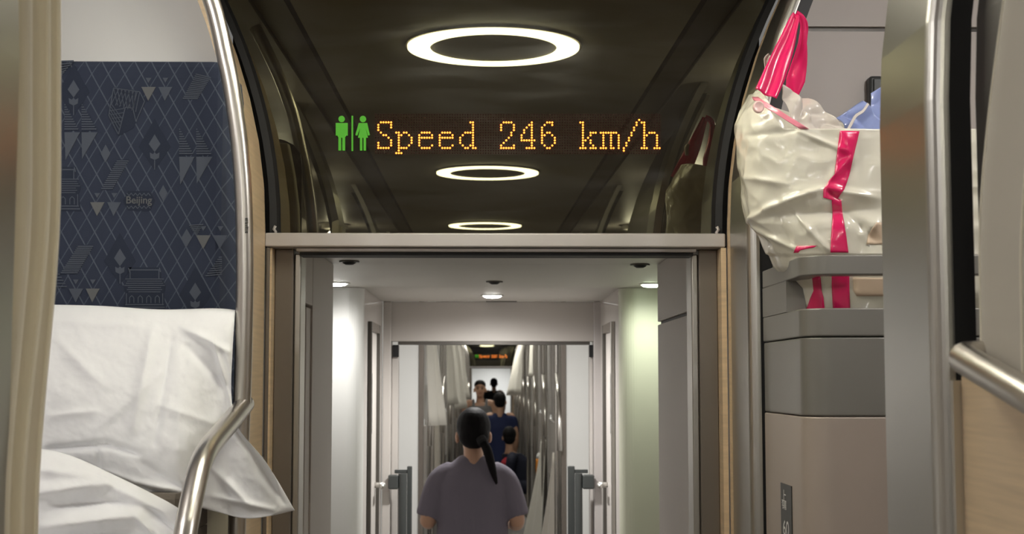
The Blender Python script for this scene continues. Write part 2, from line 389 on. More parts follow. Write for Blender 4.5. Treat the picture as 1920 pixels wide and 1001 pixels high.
# ------------------------------------------------------------------ end wall of the carriage with its doorway
DH = 0.3655                         # half width of the doorway
def end_wall():
    made = []
    d = empty('door_1', (0, FY, 0), 'taupe metal door frame under the speed display', kind='structure'); made.append(d)
    zt = P(931, 437, 2.60).z; zb = P(931, 463, 2.60).z
    box('lintel', -A - 0.001, A - 0.003, 2.598, 2.69, zb, zt, M_LINTEL, d, bevel=0.003)
    zt2 = zb; zb2 = P(931, 472, 2.615).z
    box('track_cover', -DH - 0.005, DH + 0.005, 2.615, 2.69, zb2, zt2 - 0.0005, M_LINTEL, d, bevel=0.002)
    box('door_seal', -DH, DH, 2.625, 2.68, zb2 - 0.006, zb2 - 0.0005, M_BLACK, d)
    for s in (-1, 1):
        box('jamb', s * (DH + 0.013), s * (A - 0.012), 2.642, 2.72, 0, zb - 0.0005, M_FRAME, d, bevel=0.002)
        box('jamb_edge', s * DH, s * (DH + 0.0125), 2.650, 2.72, 0, zb2 - 0.001, M_STEEL, d, bevel=0.003)
        if s > 0:
            box('corner_strip', s * (A - 0.0115), s * (A - 0.002), 2.600, 2.70, 0, zb - 0.001, M_WOOD, d)
        else:
            box('corner_strip', s * (A - 0.0080), s * (A - 0.001), 2.602, 2.70, 0, zb - 0.001, M_FRAME, d, bevel=0.002)
            box('wood_inlay', s * (A - 0.0115), s * (A - 0.0082), 2.606, 2.70, 0, zb - 0.001, M_WOOD, d)
    # plain end panels beside the doorway, out to the body side
    for s, nm in ((-1, 'wall_end_left'), (1, 'wall_end_right')):
        w = empty(nm, (s * 0.95, 2.64, 0), 'beige grey laminate end wall beside the doorway', kind='structure'); made.append(w)
        zs = P(1590, 55, 2.60).z
        def end_panel(nm_, y0, z0, z1, m_):
            zz_ = [z0] + [z for z in ZL if z0 < z < z1] + [z1]
            v, f = loft_vf([[(s * (A + 0.012 + flare(z)), y0, z), (s * 1.47, y0, z), (s * 1.47, 2.70, z), (s * (A + 0.012 + flare(z)), 2.70, z)] for z in zz_])
            mk(nm_, v, f, m_, w)
        end_panel('lower_panel', 2.600, 0, zs - 0.004, M_PANEL)
        end_panel('seam', 2.606, zs - 0.004, zs + 0.004, M_DARKMETAL)
        end_panel('upper_panel', 2.594, zs + 0.004, CEIL - 0.01, M_PANEL)
    # mirror dark glass above the lintel, leaning a touch towards the aisle
    g = empty('mirror_glass', (0, 2.655, 1.98), 'dark mirror-like glass above the doorway reflecting ceiling rings', 'glass panel'); made.append(g)
    def gy(x, z): return 2.660 - 0.0085 * (z - 1.98) + 0.0041 * x
    zs = [zt - 0.02 + i * (CEIL + 0.02 - zt + 0.02) / 14 for i in range(15)]
    def ring_at(z, off, xin):
        e = A - xin + flare(z)
        return [(-e, gy(-e, z) + off, z), (e, gy(e, z) + off, z), (e, gy(e, z) + off + 0.006, z), (-e, gy(-e, z) + off + 0.006, z)]
    v, f = loft_vf([ring_at(z, 0.0, 0.014) for z in zs]); mk('pane', v, f, M_GLASS, g)
    v, f = loft_vf([[(-A - 0.08, 2.68, z), (A + 0.08, 2.68, z), (A + 0.08, 2.70, z), (-A - 0.08, 2.70, z)] for z in (zt - 0.02, CEIL + 0.03)])
    mk('backing_board', v, f, M_BLACK, g)
    for s in (-1, 1):
        rr = []
        for z in [zt + 0.001] + zs[2:]:
            e = A + flare(z)
            rr.append([(s * (e - 0.0195), gy(s * e, z) - 0.003, z), (s * (e - 0.014), gy(s * e, z) - 0.012, z), (s * (e - 0.001), gy(s * e, z) - 0.014, z), (s * (e - 0.001), gy(s * e, z) + 0.008, z), (s * (e - 0.0195), gy(s * e, z) + 0.008, z)])
        v, f = loft_vf(rr); gk = mk('rubber_gasket', v, f, M_BLACK, g, smooth=False)
        # torn grey end of the gasket where it meets the lintel
        e = A; pp = [Vector((s * (e - 0.010), 2.642, zt + 0.0)), Vector((s * (e - 0.013), 2.640, zt + 0.006)), Vector((s * (e - 0.009), 2.640, zt + 0.011)), Vector((s * (e - 0.012), 2.641, zt + 0.017))]
        tube('gasket_end', pp, 0.003, M_LINTEL, gk, 6)
    # ---- the display
    L = empty('speed_display', P(934, 250, 2.652), 'orange LED display reading Speed 246 km/h with green toilet pictograms', 'display'); made.append(L)
    def gp(u, w_, off=0.0015):
        q = P(u, w_, 2.655); return Vector((q.x, gy(q.x, q.z) - off, q.z))
    FONT = {
        'S': (3, '3E 42 42 40 20 18 04 02 42 42 7C'), 'p': (7, 'D8 64 42 42 42 44 78 40 E0'), 'e': (7, '3C 42 7E 40 40 42 3C'),
        'd': (3, '06 02 02 02 1E 22 42 42 42 26 1B'), '2': (3, '3C 42 42 42 04 04 08 10 20 42 7E'), '4': (3, '04 0C 14 24 24 44 44 7E 04 04 1E'),
        '6': (3, '1C 24 40 40 58 64 42 42 42 24 18'), 'k': (3, 'C0 40 40 40 4E 48 50 68 48 44 EE'), 'm': (7, 'FE 49 49 49 49 49 ED'),
        '/': (2, '01 02 02 04 04 08 08 10 10 20 20 40 40'), 'h': (3, 'C0 40 40 40 5C 62 42 42 42 42 E7')}
    X0, Y0, DP = 709.2 - 4.80, 214.6, 4.80
    def dot(u, w_, r, off):
        c = gp(u, w_, 0.0004); n = 8
        r0 = [c + Vector((r * math.cos(2 * PI * k / n), 0, r * math.sin(2 * PI * k / n))) for k in range(n)]
        r1 = [c + Vector((0.62 * r * math.cos(2 * PI * k / n), -off, 0.62 * r * math.sin(2 * PI * k / n))) for k in range(n)]
        return loft_vf([r0, r1])
    lit = set()
    for ci, ch in enumerate('Speed 246 km/h'):
        if ch == ' ': continue
        r0, hx = FONT[ch]; parts = []
        for ri, h in enumerate(hx.split()):
            b = int(h, 16)
            for c in range(8):
                if b >> (7 - c) & 1:
                    cc, rr = ci * 8 + c, r0 + ri
                    lit.add((cc, rr)); parts.append(dot(X0 + cc * DP, Y0 + rr * DP, 0.00195, 0.0022))
        v, f = join_vf(parts); mk('led_character', v, f, M_LED, L)
    parts = [dot(X0 + c * DP, Y0 + r * DP, 0.0014, 0.0006) for c in range(112) for r in range(16) if (c, r) not in lit]
    v, f = join_vf(parts); um = mk('unlit_led_dots', v, f, M_LEDOFF, L); um['kind'] = 'stuff'
    a_, b_, c_, d_ = gp(X0 - 3, Y0 - 3, 0.0003), gp(X0 + 111 * DP + 3, Y0 - 3, 0.0003), gp(X0 + 111 * DP + 3, Y0 + 15 * DP + 3, 0.0003), gp(X0 - 3, Y0 + 15 * DP + 3, 0.0003)
    dv = Vector((0, 0.0005, 0)); v, f = loft_vf([[a_, b_, c_, d_], [a_ + dv, b_ + dv, c_ + dv, d_ + dv]]); mk('led_board', v, f, M_BOARD, L)
    def flat(name, polys, m, off=0.002):
        parts = []
        for poly in polys:
            a = [gp(u, w_, off) for u, w_ in poly]; b = [gp(u, w_, 0.0002) for u, w_ in poly]
            parts.append(loft_vf([a, b]))
        v, f = join_vf(parts); return mk(name, v, f, m, L)
    def circ(u, w_, r, n=16): return [(u + r * math.cos(2 * PI * k / n), w_ + r * math.sin(2 * PI * k / n)) for k in range(n)]
    flat('man_pictogram', [circ(640.5, 223, 6), [(629.5, 230.5), (652, 230.5), (652, 254), (648.6, 254), (648.6, 237), (632.9, 237), (632.9, 254), (629.5, 254)],
                           [(633, 236), (648.5, 236), (648.5, 256), (647, 256), (647, 282), (641.8, 282), (641.8, 258), (639.6, 258), (639.6, 282), (634.4, 282), (634.4, 256), (633, 256)]], M_GREEN)
    flat('woman_pictogram', [circ(680.5, 223, 6), [(672.5, 230.5), (688.5, 230.5), (693.5, 253), (689.8, 254), (685.5, 239), (689.8, 258), (671.2, 258), (675.5, 239), (669.8, 254), (666.2, 253)],
                             [(674.8, 258), (679.4, 258), (679.4, 282), (674.8, 282)], [(681.6, 258), (686.2, 258), (686.2, 282), (681.6, 282)]], M_GREEN)
    flat('divider_pictogram', [[(659, 217), (662, 217), (662, 283), (659, 283)]], M_GREEN)
    return made
END_PARTS = end_wall()

# aisle-side panels, posts and poles beside the doorway -----------------------------------------
for s, y0 in ((-1, 2.37), (1, 2.566)):
    t = empty('trim_1' if s < 0 else 'trim_2', (s * A, y0, 0), 'light wood side panel between the %s and the doorway' % ('round pole' if s < 0 else 'steel post'), kind='structure')
    v, f = column_vf([(s * A, y0), (s * A, 2.597), (s * (A + 0.011), 2.597), (s * (A + 0.011), y0)], s)
    mk('wood_panel', v, f, M_WOOD, t)
def arc_plan(cx, cy, r, a0, a1, n=8):
    return [(cx + r * math.cos(a0 + (a1 - a0) * k / n), cy + r * math.sin(a0 + (a1 - a0) * k / n)) for k in range(n + 1)]
def steel_post(side, y0, y1, label, group=None, gasket=True, r=0.022, m=None):
    """flat aisle-facing plate from y0 (near) to y1 (far) with a rounded near edge"""
    t = empty('steel_post', (side * A, (y0 + y1) / 2, 0), label, 'post', group)
    d = 0.02
    v, f = column_vf([(side * A, y1 - 0.001), (side * A, y0 + r), (side * (A + d), y0 + r), (side * (A + d), y1 - 0.001)], side)
    mk('plate', v, f, m or M_PLATE, t)
    pl = [(side * (A + r - r * math.cos(a)), y0 + r - r * math.sin(a)) for a in [PI / 2 * k / 8 for k in range(9)]]
    pl += [(side * (A + r + 0.002), y0), (side * (A + r + 0.002), y0 + r - 0.0006), (side * A, y0 + r - 0.0006)]
    v, f = column_vf(pl, side); mk('rounded_edge', v, f, M_STEEL, t, smooth=False)
    if gasket:
        v, f = column_vf([(side * (A + r + 0.0025), y0 + 0.002), (side * (A + r + 0.024), y0 + 0.002), (side * (A + r + 0.024), y0 + r), (side * (A + r + 0.0025), y0 + r)], side)
        mk('rubber_strip', v, f, M_BLACK, t)
    return t
steel_post(1, 2.388, 2.566, 'brushed steel post behind the plastic bag, beside the doorway', r=0.0178)
steel_post(1, 1.388, 1.568, 'wide brushed steel post in front of the plastic bag', r=0.018)
steel_post(-1, 1.02, 1.235, 'brushed steel post at the left edge beside the beige curtain')
for k, y in enumerate((-0.95, -3.25, -5.5)):
    for s in (-1, 1):
        steel_post(s, y - (0.1 if s < 0 else 0), y + 0.22, '%s mirrored steel berth post on the %s, behind the viewer' % (('nearest', 'second', 'farthest')[k], 'left' if s < 0 else 'right'), 'berth posts behind the viewer')

# round grab pole on the left with the guard rail of the upper berth
XP = CAM.x - 0.386
gpole = empty('grab_pole', (XP, 2.20, 0), 'round satin steel pole beside the white pillow', 'pole')
path = []
for u, v in ((362, -90), (396, 0), (410, 50), (421, 101), (432, 152), (440, 202), (447, 253), (452, 303), (455.5, 353), (457.5, 404), (458.5, 450), (459, 520), (457.5, 620), (455, 720), (450, 850), (444, 1001)):
    q = P(u, v, 2.20); path.append(q)
top = Vector((path[0].x - 0.05, 2.20, CEIL - 0.005)); bot = Vector((path[-1].x, 2.20, 0.0))
path = [top] + path + [Vector((path[-1].x, 2.2, 1.2)), bot]
v, f = tube_vf(smooth_path(path, 5), 0.0135, 20); mk('tube', v, f, M_TUBE, gpole, smooth=True)
q = P(463, 425, 2.186)
marks = []
random.seed(3)
for k in range(9):
    z = q.z + 0.012 - k * 0.0027
    marks.append(box_vf(q.x - 0.0028, q.x + 0.0012 * random.random() + 0.0006, q.y - 0.0012, q.y + 0.003, z, z + 0.0011 + 0.0007 * random.random()))
v, f = join_vf(marks); mk('printed_mark', v, f, M_SIGN, gpole)
rail_pts = [(XP, 2.20, P(455, 752, 2.2).z), (XP, 2.165, P(455, 765, 2.17).z)] + [tuple(PX(u, v, XP)) for u, v in ((385, 853), (372, 880), (348, 990), (335, 1060))]
rl = empty('berth_guard_rail', (XP, 2.0, 1.6), 'bent steel guard rail in front of the white pillow', 'handrail')
rp = [PX(u_, v_, XP + 0.004) for u_, v_ in ((459, 757), (448, 771), (430, 793), (408, 819), (388, 845), (374, 876), (362, 925), (353, 970), (347, 1005), (338, 1080), (325, 1250))]
v, f = tube_vf(smooth_path(rp, 5), 0.0148, 20)
mk('tube', v, f, M_TUBE, rl, smooth=True)

# guard rail on the near right post
XR = CAM.x + 0.43
rr = empty('berth_guard_rail', (XR, 1.2, 1.7), 'thick steel guard rail at the right edge above the wood panel', 'handrail')
a = PX(1800, 668, XR); b = PX(1920, 738, XR); c = PX(2150, 872, XR)
pth = bend_path([(XR + 0.035, a.y + 0.006, a.z + 0.001), (XR + 0.001, a.y + 0.003, a.z), tuple(b), tuple(c)], 0.018, 8)
v, f = tube_vf(pth, 0.0140, 20); mk('tube', v, f, M_TUBE, rr, smooth=True)

# ------------------------------------------------------------------ left upper berth: backrest, shell, bed
YF = 2.235
xr_ = P(441, 350, YF).x; zt_ = P(250, 111, YF).z; zb_ = 1.57
br = empty('upholstered_screen', (xr_ - 0.3, YF, zb_), 'navy patterned fabric backrest panel with woven Beijing motifs', 'screen')
br.location = (0, 0, 0)
# cushion: rounded box in plan, its aisle end rolling away from us
prof = [(-1.20, YF + 0.055), (-1.20, YF + 0.0), (xr_ - 0.030, YF), (xr_ - 0.022, YF + 0.003), (xr_ - 0.016, YF + 0.012), (xr_, YF + 0.03), (xr_ + 0.002, YF + 0.055)]
rings_ = []
for z, inset, back in ((zb_, 0, 0), (zt_ - 0.06, 0, 0), (zt_ - 0.03, 0.004, 0), (zt_ - 0.012, 0.018, 0.002), (zt_ - 0.003, 0.035, 0.006), (zt_, 0.045, 0.016)):
    rings_.append([(min(x, xr_ + 0.002 - inset) if x > -1.1 else x, min(y + back, YF + 0.055), z) for x, y in prof])
v, f = loft_vf(rings_); cush = mk('cushion', v, f, M_LATTICE, br, smooth=False)
# cream back shell with a coat hook, seen in the mirror glass
v, f = loft_vf([[(x, y, z) for x, y in ((-1.20, YF + 0.056), (xr_ + 0.001 - flare(z), YF + 0.056), (xr_ + 0.004 - flare(z), YF + 0.070), (xr_ + 0.002 - flare(z), YF + 0.085), (xr_ - 0.02 - flare(z), YF + 0.092), (-1.20, YF + 0.092))] for z in (zb_ - 0.1, 2.0, 2.08, 2.15, zt_ - 0.012)])
sh = mk('back_shell', v, f, M_SHELL, br, bevel=0.004)
hk = Vector((xr_ - 0.045, YF + 0.092, 2.03))
rr_ = [[hk + Vector((r * math.cos(2 * PI * k / 20), dy, r * math.sin(2 * PI * k / 20))) for k in range(20)] for r, dy in ((0.016, 0.0), (0.016, 0.006), (0.011, 0.008), (0.011, 0.018), (0.014, 0.021), (0.014, 0.026), (0.009, 0.030))]
v, f = loft_vf(rr_); mk('coat_hook', v, f, M_SHELL, sh, smooth=True)

# woven motifs, thin embroidered inlays on the cushion
YM = YF - 0.0006
def motif(polys, m=M_THREAD, dark=None):
    parts = []
    def prism(poly, d):
        a = [P(u, v_, YM) + Vector((0, -d, 0)) for u, v_ in poly]; b = [P(u, v_, YM) + Vector((0, 0.0005, 0)) for u, v_ in poly]
        return loft_vf([a, b])
    if dark:
        v, f = join_vf([prism(p, 0.0) for p in dark]); mk('woven_ground', v, f, M_NAVYCLOTH, br)
    v, f = join_vf([prism(p, 0.0005) for p in polys]); return mk('woven_motif', v, f, m, br)
def line(a, b, w=1.4):
    dx, dy = b[0] - a[0], b[1] - a[1]; L = math.hypot(dx, dy); nx, ny = -dy / L * w / 2, dx / L * w / 2
    return [(a[0] + nx, a[1] + ny), (b[0] + nx, b[1] + ny), (b[0] - nx, b[1] - ny), (a[0] - nx, a[1] - ny)]
def lerp(a, b, t): return (a[0] + (b[0] - a[0]) * t, a[1] + (b[1] - a[1]) * t)
def hatch(tl, tr, br_, bl, n, w=1.5):
    return [line(lerp(tl, bl, (k + .5) / n), lerp(tr, br_, (k + .5) / n), w) for k in range(n)]
def tri_pair(x, y, w=30):
    out = [];
    motif(hatch((x, y), (x + 0.5, y), (x + 27, y + 50), (x, y + 50), 11, 2.2) + hatch((x + 32, y), (x + 32.5, y), (x + 61, y + 50), (x + 32, y + 50), 11, 2.2), dark=[[(x, y), (x + 27, y + 50), (x, y + 52)], [(x + 32, y), (x + 61, y + 50), (x + 32, y + 52)]])
    motif([[(x, y + 54), (x + 29, y + 54), (x + 2, y + 106)], [(x + 32, y + 54), (x + 62, y + 54), (x + 33, y + 104)]], M_THREAD)
tri_pair(121, 194); tri_pair(336, 240)
def twin(x, y, cols=(M_THREADW, M_THREAD)):
    motif([[(x, y), (x + 27, y), (x + 13, y + 26)]], cols[0]); motif([[(x + 32, y), (x + 58, y), (x + 44, y + 26)]], cols[1])
    motif([[(x + 8, y - 17), (x + 19, y - 17), (x + 13, y - 8)], [(x + 40, y - 17), (x + 51, y - 17), (x + 45, y - 8)]], M_THREAD)
twin(265, 163); twin(169, 379); twin(129, 541, (M_THREAD, M_THREADW)); twin(368, 441)
motif(hatch((220, 300), (242, 300), (211, 355), (189, 355), 15, 2.0), dark=[[(220, 299), (242, 299), (211, 356), (189, 356)]])
motif(hatch((368, 137), (396, 144), (370, 186), (342, 186), 14, 2.2), dark=[[(368, 137), (396, 144), (370, 186), (342, 186)]])
motif(hatch((147, 460), (176, 460), (145, 513), (113, 513), 15, 2.2), dark=[[(147, 459), (176, 459), (145, 514), (113, 514)]])
motif(hatch((92, 488), (98, 488), (127, 540), (92, 540), 9, 2.0)); motif(hatch((108, 112), (140, 112), (108, 150), (106, 165), 9, 2.2))
motif(hatch((412, 480), (416, 480), (416, 516), (384, 519), 9, 2.0)); motif(hatch((354, 421), (382, 419), (370, 440), (366, 440), 6, 2.0))
def lollipop(x, y):
    dk = [[(x - 30, y + 5), (x, y - 48), (x + 30, y + 5), (x, y + 50)]]
    motif([[(x - 11, y), (x, y - 18), (x + 11, y), (x, y + 15)], [(x - 9, y + 16), (x - 3, y + 19), (x, y + 15), (x + 3, y + 19), (x + 9, y + 16), (x + 8, y + 26), (x, y + 30), (x - 8, y + 26)], line((x, y + 28), (x, y + 48), 1.6)], M_THREAD, dark=dk)
lollipop(138, 168); lollipop(290, 270); lollipop(225, 484); lollipop(366, 548)
for x, y, w_, h in ((198, 288, 9, 17), (306, 362, 8, 15), (350, 446, 10, 17)):
    motif([[(x - w_, y), (x, y - h), (x + w_, y), (x, y + h)]], M_THREAD)
# the leaning double tower
tw = [(213, 165), (262, 172), (271, 190), (255, 228), (249, 203), (235, 201), (222, 252), (204, 216)]
tl = [line(tw[i], tw[(i + 1) % len(tw)], 1.6) for i in range(len(tw))]
for k in range(7):
    t = k / 7
    tl += [line(lerp((213, 165), (262, 172), t), lerp((209, 195), (250, 203), min(1, t + 0.28)), 1.3), line(lerp((213, 165), (262, 172), min(1, t + 0.2)), lerp((209, 195), (262, 212), t), 1.3)]
for k in range(4):
    t = k / 4
    tl += [line(lerp((209, 195), (204, 216), t), lerp((228, 222), (222, 250), t), 1.3), line(lerp((206, 208), (214, 236), t), lerp((234, 203), (226, 236), t), 1.3)]
motif(tl, dark=[[(213, 163), (263, 170), (274, 190), (250, 240), (222, 255), (202, 216)]])
# pavilions
def pavilion(x, y, s=1.0):
    q = lambda a, b: (x + a * s, y + b * s)
    pol = [line(q(-28, 0), q(28, 0), 2), line(q(-30, -4), q(-28, 4), 2), line(q(28, -4), q(30, 4), 2), line(q(-27, 0), q(-27, 16), 1.6), line(q(27, 0), q(27, 16), 1.6)]
    for k, (w_, b) in enumerate(((36, 17), (33, 21), (35, 25), (38, 29), (31, 33), (33, 37), (30, 41))):
        pol.append(line(q(-w_, b), q(w_, b), 1.5))
    for k in range(4):
        cx = -24 + k * 16
        pol += [line(q(cx - 4, 62), q(cx - 4, 52), 1.4), line(q(cx - 4, 52), q(cx, 48), 1.4), line(q(cx, 48), q(cx + 4, 52), 1.4), line(q(cx + 4, 52), q(cx + 4, 62), 1.4)]
    pol += [line(q(-34, 44), q(-34, 64), 1.5), line(q(34, 44), q(34, 64), 1.5), line(q(-36, 65), q(36, 65), 2), line(q(-38, 70), q(38, 70), 2)]
    motif(pol, dark=[[q(-31, -5), q(31, -5), q(31, 14), q(40, 30), q(36, 44), q(40, 74), q(-40, 74), q(-36, 44), q(-40, 30), q(-31, 14)]])
pavilion(271, 506); pavilion(110, 318, 1.05)
# the cartouche with the city's name
motif([line((238 + k * 8, 362), (242 + k * 8, 367), 1.3) for k in range(6)] + [line((242 + k * 8, 367), (246 + k * 8, 362), 1.3) for k in range(5)] +
      [line((238 + k * 8, 386), (242 + k * 8, 391), 1.3) for k in range(6)] + [line((242 + k * 8, 391), (246 + k * 8, 386), 1.3) for k in range(5)],
      dark=[[(231, 376), (240, 358), (282, 358), (291, 376), (282, 395), (240, 395)]])
fc = bpy.data.curves.new('city_name', 'FONT'); fc.body = 'Beijing'; fc.size = 1.0; fc.align_x = 'CENTER'; fc.align_y = 'CENTER'; fc.extrude = 0.02; fc.offset = 0.012
fo = bpy.data.objects.new('tmp_text', fc); COL.objects.link(fo)
bpy.context.view_layer.update()
me = bpy.data.meshes.new_from_object(fo.evaluated_get(bpy.context.evaluated_depsgraph_get())); COL.objects.unlink(fo); bpy.data.objects.remove(fo)
xs = [v.co.x for v in me.vertices]; ys = [v.co.y for v in me.vertices]
c = P(261, 377, YM); hw = (P(285, 377, YM) - P(237, 377, YM)).x / 2; hh = (P(261, 368, YM) - P(261, 386, YM)).z / 2
for v in me.vertices:
    v.co = (c.x + (v.co.x - (min(xs) + max(xs)) / 2) / (max(xs) - min(xs)) * 2 * hw, c.y - 0.0006 + v.co.z * 0.01, c.z + (v.co.y - (min(ys) + max(ys)) / 2) / (max(ys) - min(ys)) * 2 * hh)
me.materials.clear(); me.materials.append(M_THREADW)
to = bpy.data.objects.new('woven_lettering', me); COL.objects.link(to); to.parent = br

# grey blanket folded under the pillow
q0 = P(365, 955, 2.15); bl = empty('folded_blanket', (q0.x, 2.12, 1.41), 'dark grey brown blanket folded under the pillow corner', 'blanket')
for k in range(5):
    za = 1.412 + k * 0.030
    v, f = loft_vf([[(-0.80, 2.03 + i_, z), (-0.46 + 0.004 * math.sin(k * 2.1), 2.03 + i_, z), (-0.445 + 0.004 * math.sin(k * 2.1), 2.05 + i_, z), (-0.445, 2.205, z), (-0.80, 2.205, z)] for z, i_ in ((za, 0.006), (za + 0.007, 0.0), (za + 0.021, 0.0), (za + 0.0285, 0.006))])
    mk('fold', v, f, M_BLANKET, bl, smooth=False)

# bright partition above the backrest
pw = empty('wall_partition', (-0.95, 2.46, 2.0), 'pale grey partition panel above the patterned backrest', kind='structure')
v, f = loft_vf([[(-1.45, 2.44, z), (-A - 0.016 - flare(z), 2.44, z), (-A - 0.016 - flare(z), 2.46, z), (-1.45, 2.46, z)] for z in ZL if z < 2.48])
mk('panel', v, f, M_WHITEWALL, pw)
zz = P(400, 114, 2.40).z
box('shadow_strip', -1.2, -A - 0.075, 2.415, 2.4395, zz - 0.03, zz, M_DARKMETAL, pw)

# bed base, mattress and bedding
bd = empty('upper_berth', (-0.93, 1.7, 1.28), 'upper berth with taupe base under the white bedding', 'berth')
box('base', -1.45, -A - 0.012, 1.28, 2.22, 1.25, 1.33, M_FRAME, bd, bevel=0.01)
box('mattress', -1.43, -A - 0.02, 1.29, 2.215, 1.3305, 1.41, M_LINEN, bd, bevel=0.03)
box('front_panel', -A - 0.011, -A, 1.28, 2.16, 1.0, 1.36, M_FRAME, bd, bevel=0.003)

def seg_d(p, a, b):
    ax, ay = a; bx, by = b; px, py = p
    L2 = (bx - ax) ** 2 + (by - ay) ** 2
    t = max(0, min(1, ((px - ax) * (bx - ax) + (py - ay) * (by - ay)) / L2)) if L2 else 0
    return math.hypot(px - ax - t * (bx - ax), py - ay - t * (by - ay)), t
def coons(top, bottom, left, right, s, t):
    def ev(c, u):
        n = len(c) - 1; k = min(int(u * n), n - 1); w_ = u * n - k
        p0 = c[max(k - 1, 0)]; p1 = c[k]; p2 = c[k + 1]; p3 = c[min(k + 2, n)]
        return tuple(0.5 * (2 * p1[i] + (p2[i] - p0[i]) * w_ + (2 * p0[i] - 5 * p1[i] + 4 * p2[i] - p3[i]) * w_ * w_ + (3 * p1[i] - p0[i] - 3 * p2[i] + p3[i]) * w_ ** 3) for i in (0, 1))
    T, B, Lc, R = ev(top, s), ev(bottom, s), ev(left, t), ev(right, t)
    c00, c10, c01, c11 = top[0], top[-1], bottom[0], bottom[-1]
    return tuple((1 - t) * T[i] + t * B[i] + (1 - s) * Lc[i] + s * R[i] - ((1 - s) * (1 - t) * c00[i] + s * (1 - t) * c10[i] + (1 - s) * t * c01[i] + s * t * c11[i]) for i in (0, 1))
def crease(p, folds):
    d_ = 0
    for a, b, w_, h in folds:
        d, t = seg_d(p, a, b)
        d_ += h * math.exp(-abs(d / w_) ** 1.5) * math.sin(PI * min(1, max(0.02, 0.1 + 0.8 * t))) ** 0.5
    return d_
def cloth_patch(name, curves, depth, folds, m, parent, nu=110, nv=90, back=0.05, amp=0.004, nscale=0.012, seed=0.0):
    """front of a soft thing from its edge curves in the picture plane, with its own depth, folds and a back"""
    top, bottom, left, right = curves
    Fr, Bk = [], []
    for j in range(nv + 1):
        for i in range(nu + 1):
            s, t = i / nu, j / nv
            p = coons(top, bottom, left, right, s, t)
            e = min(s, 1 - s, t, 1 - t)
            k = min(1.0, e / 0.10); k = math.sqrt(max(0, 1 - (1 - k) ** 2))
            Yd = depth(s, t, p)
            nz = noise.fractal(Vector((p[0] * nscale + seed, p[1] * nscale, seed)), 0.8, 2.1, 5) * amp
            h = (crease(p, folds) + nz) * min(1, e / 0.04)
            Fr.append(P(p[0], p[1], Yd - h)); Bk.append(P(p[0], p[1], Yd + 0.004 + back * k))
    n = nu + 1; V = Fr + Bk; off = len(Fr); Fc = []
    for j in range(nv):
        for i in range(nu):
            a = j * n + i
            Fc.append((a, a + 1, a + n + 1, a + n)); Fc.append((off + a, off + a + n, off + a + n + 1, off + a + 1))
    edge = [i for i in range(n)] + [j * n + nu for j in range(1, nv + 1)] + [nv * n + i for i in range(nu - 1, -1, -1)] + [j * n for j in range(nv - 1, 0, -1)]
    for k in range(len(edge)):
        a, b = edge[k], edge[(k + 1) % len(edge)]
        Fc.append((a, b, off + b, off + a))
    return mk(name, V, Fc, m, parent, smooth=True)

pil_curves = ([(30, 570), (180, 573), (300, 580), (400, 578), (441, 581)],
              [(25, 842), (150, 868), (280, 925), (400, 958), (470, 972), (553, 957)],
              [(30, 570), (24, 700), (25, 842)],
              [(441, 581), (436, 660), (434, 740), (446, 800), (500, 868), (553, 957)])
def pil_depth(s, t, p):
    base = 2.200 - 0.12 * t
    bulge = 0.058 * (max(0, math.sin(PI * min(1, s * 0.9 + 0.05))) ** 0.6) * (max(0, math.sin(PI * t)) ** 0.6)
    right = max(0, (p[0] - 400) / 153.0)
    Yd = max(1.93, base - bulge + right * 0.10 * t)
    if p[0] > 330:
        g_ = min(1.0, max(0.0, (p[0] - 330) / 110.0)); g_ = g_ * g_ * (3 - 2 * g_)
        Yd = Yd + (max(Yd, 2.152) - Yd) * g_
    return Yd
pil_folds = [(a_, b_, w_ * 0.85, h_ * 1.05) for a_, b_, w_, h_ in [((90, 842), (200, 832), 7, -0.010), ((200, 832), (260, 850), 7, -0.008), ((120, 865), (250, 905), 9, 0.012), ((250, 905), (340, 920), 8, 0.010),
             ((285, 620), (250, 800), 14, 0.010), ((320, 640), (290, 830), 10, -0.006), ((345, 615), (430, 660), 8, 0.009), ((350, 650), (440, 740), 10, -0.007),
             ((400, 640), (435, 760), 6, 0.008), ((110, 640), (190, 720), 16, 0.006), ((190, 800), (300, 700), 10, 0.005), ((180, 830), (192, 905), 5, -0.006),
             ((440, 800), (530, 940), 10, -0.006), ((400, 930), (510, 955), 6, 0.006), ((270, 870), (380, 940), 9, -0.008), ((100, 600), (260, 610), 14, 0.006),
             ((95, 780), (180, 770), 9, 0.005), ((200, 890), (330, 935), 6, -0.008), ((380, 860), (470, 950), 10, 0.008), ((300, 760), (420, 800), 12, 0.005)]]
pl = cloth_patch('pillow', pil_curves, pil_depth, pil_folds, M_LINEN, None, 150, 120, back=0.03, amp=0.0035, nscale=0.010, seed=2.3)
tag(pl, 'large white pillow leaning on the backrest, its corner sticking into the aisle', 'pillow')
q_curves = ([(10, 832), (120, 850), (220, 893), (310, 938), (345, 960)],
            [(0, 1120), (100, 1120), (200, 1120), (300, 1120), (345, 1120)],
            [(10, 832), (6, 980), (0, 1120)], [(345, 960), (352, 1040), (345, 1120)])
q_folds = [((70, 925), (200, 905), 12, 0.016), ((200, 905), (310, 960), 12, 0.014), ((80, 990), (260, 965), 14, 0.018), ((255, 970), (290, 1005), 9, 0.014),
           ((100, 950), (230, 940), 8, -0.012), ((60, 880), (170, 890), 9, 0.010), ((280, 955), (330, 1000), 8, -0.012), ((110, 1010), (230, 995), 10, -0.012)]
def q_depth(s, t, p): return 1.99 - 0.13 * math.sin(PI * min(1, t * 0.7 + 0.1)) ** 0.7
qt = cloth_patch('folded_quilt', q_curves, q_depth, q_folds, M_LINEN, None, 90, 70, back=0.12, amp=0.005, nscale=0.012, seed=7.7)
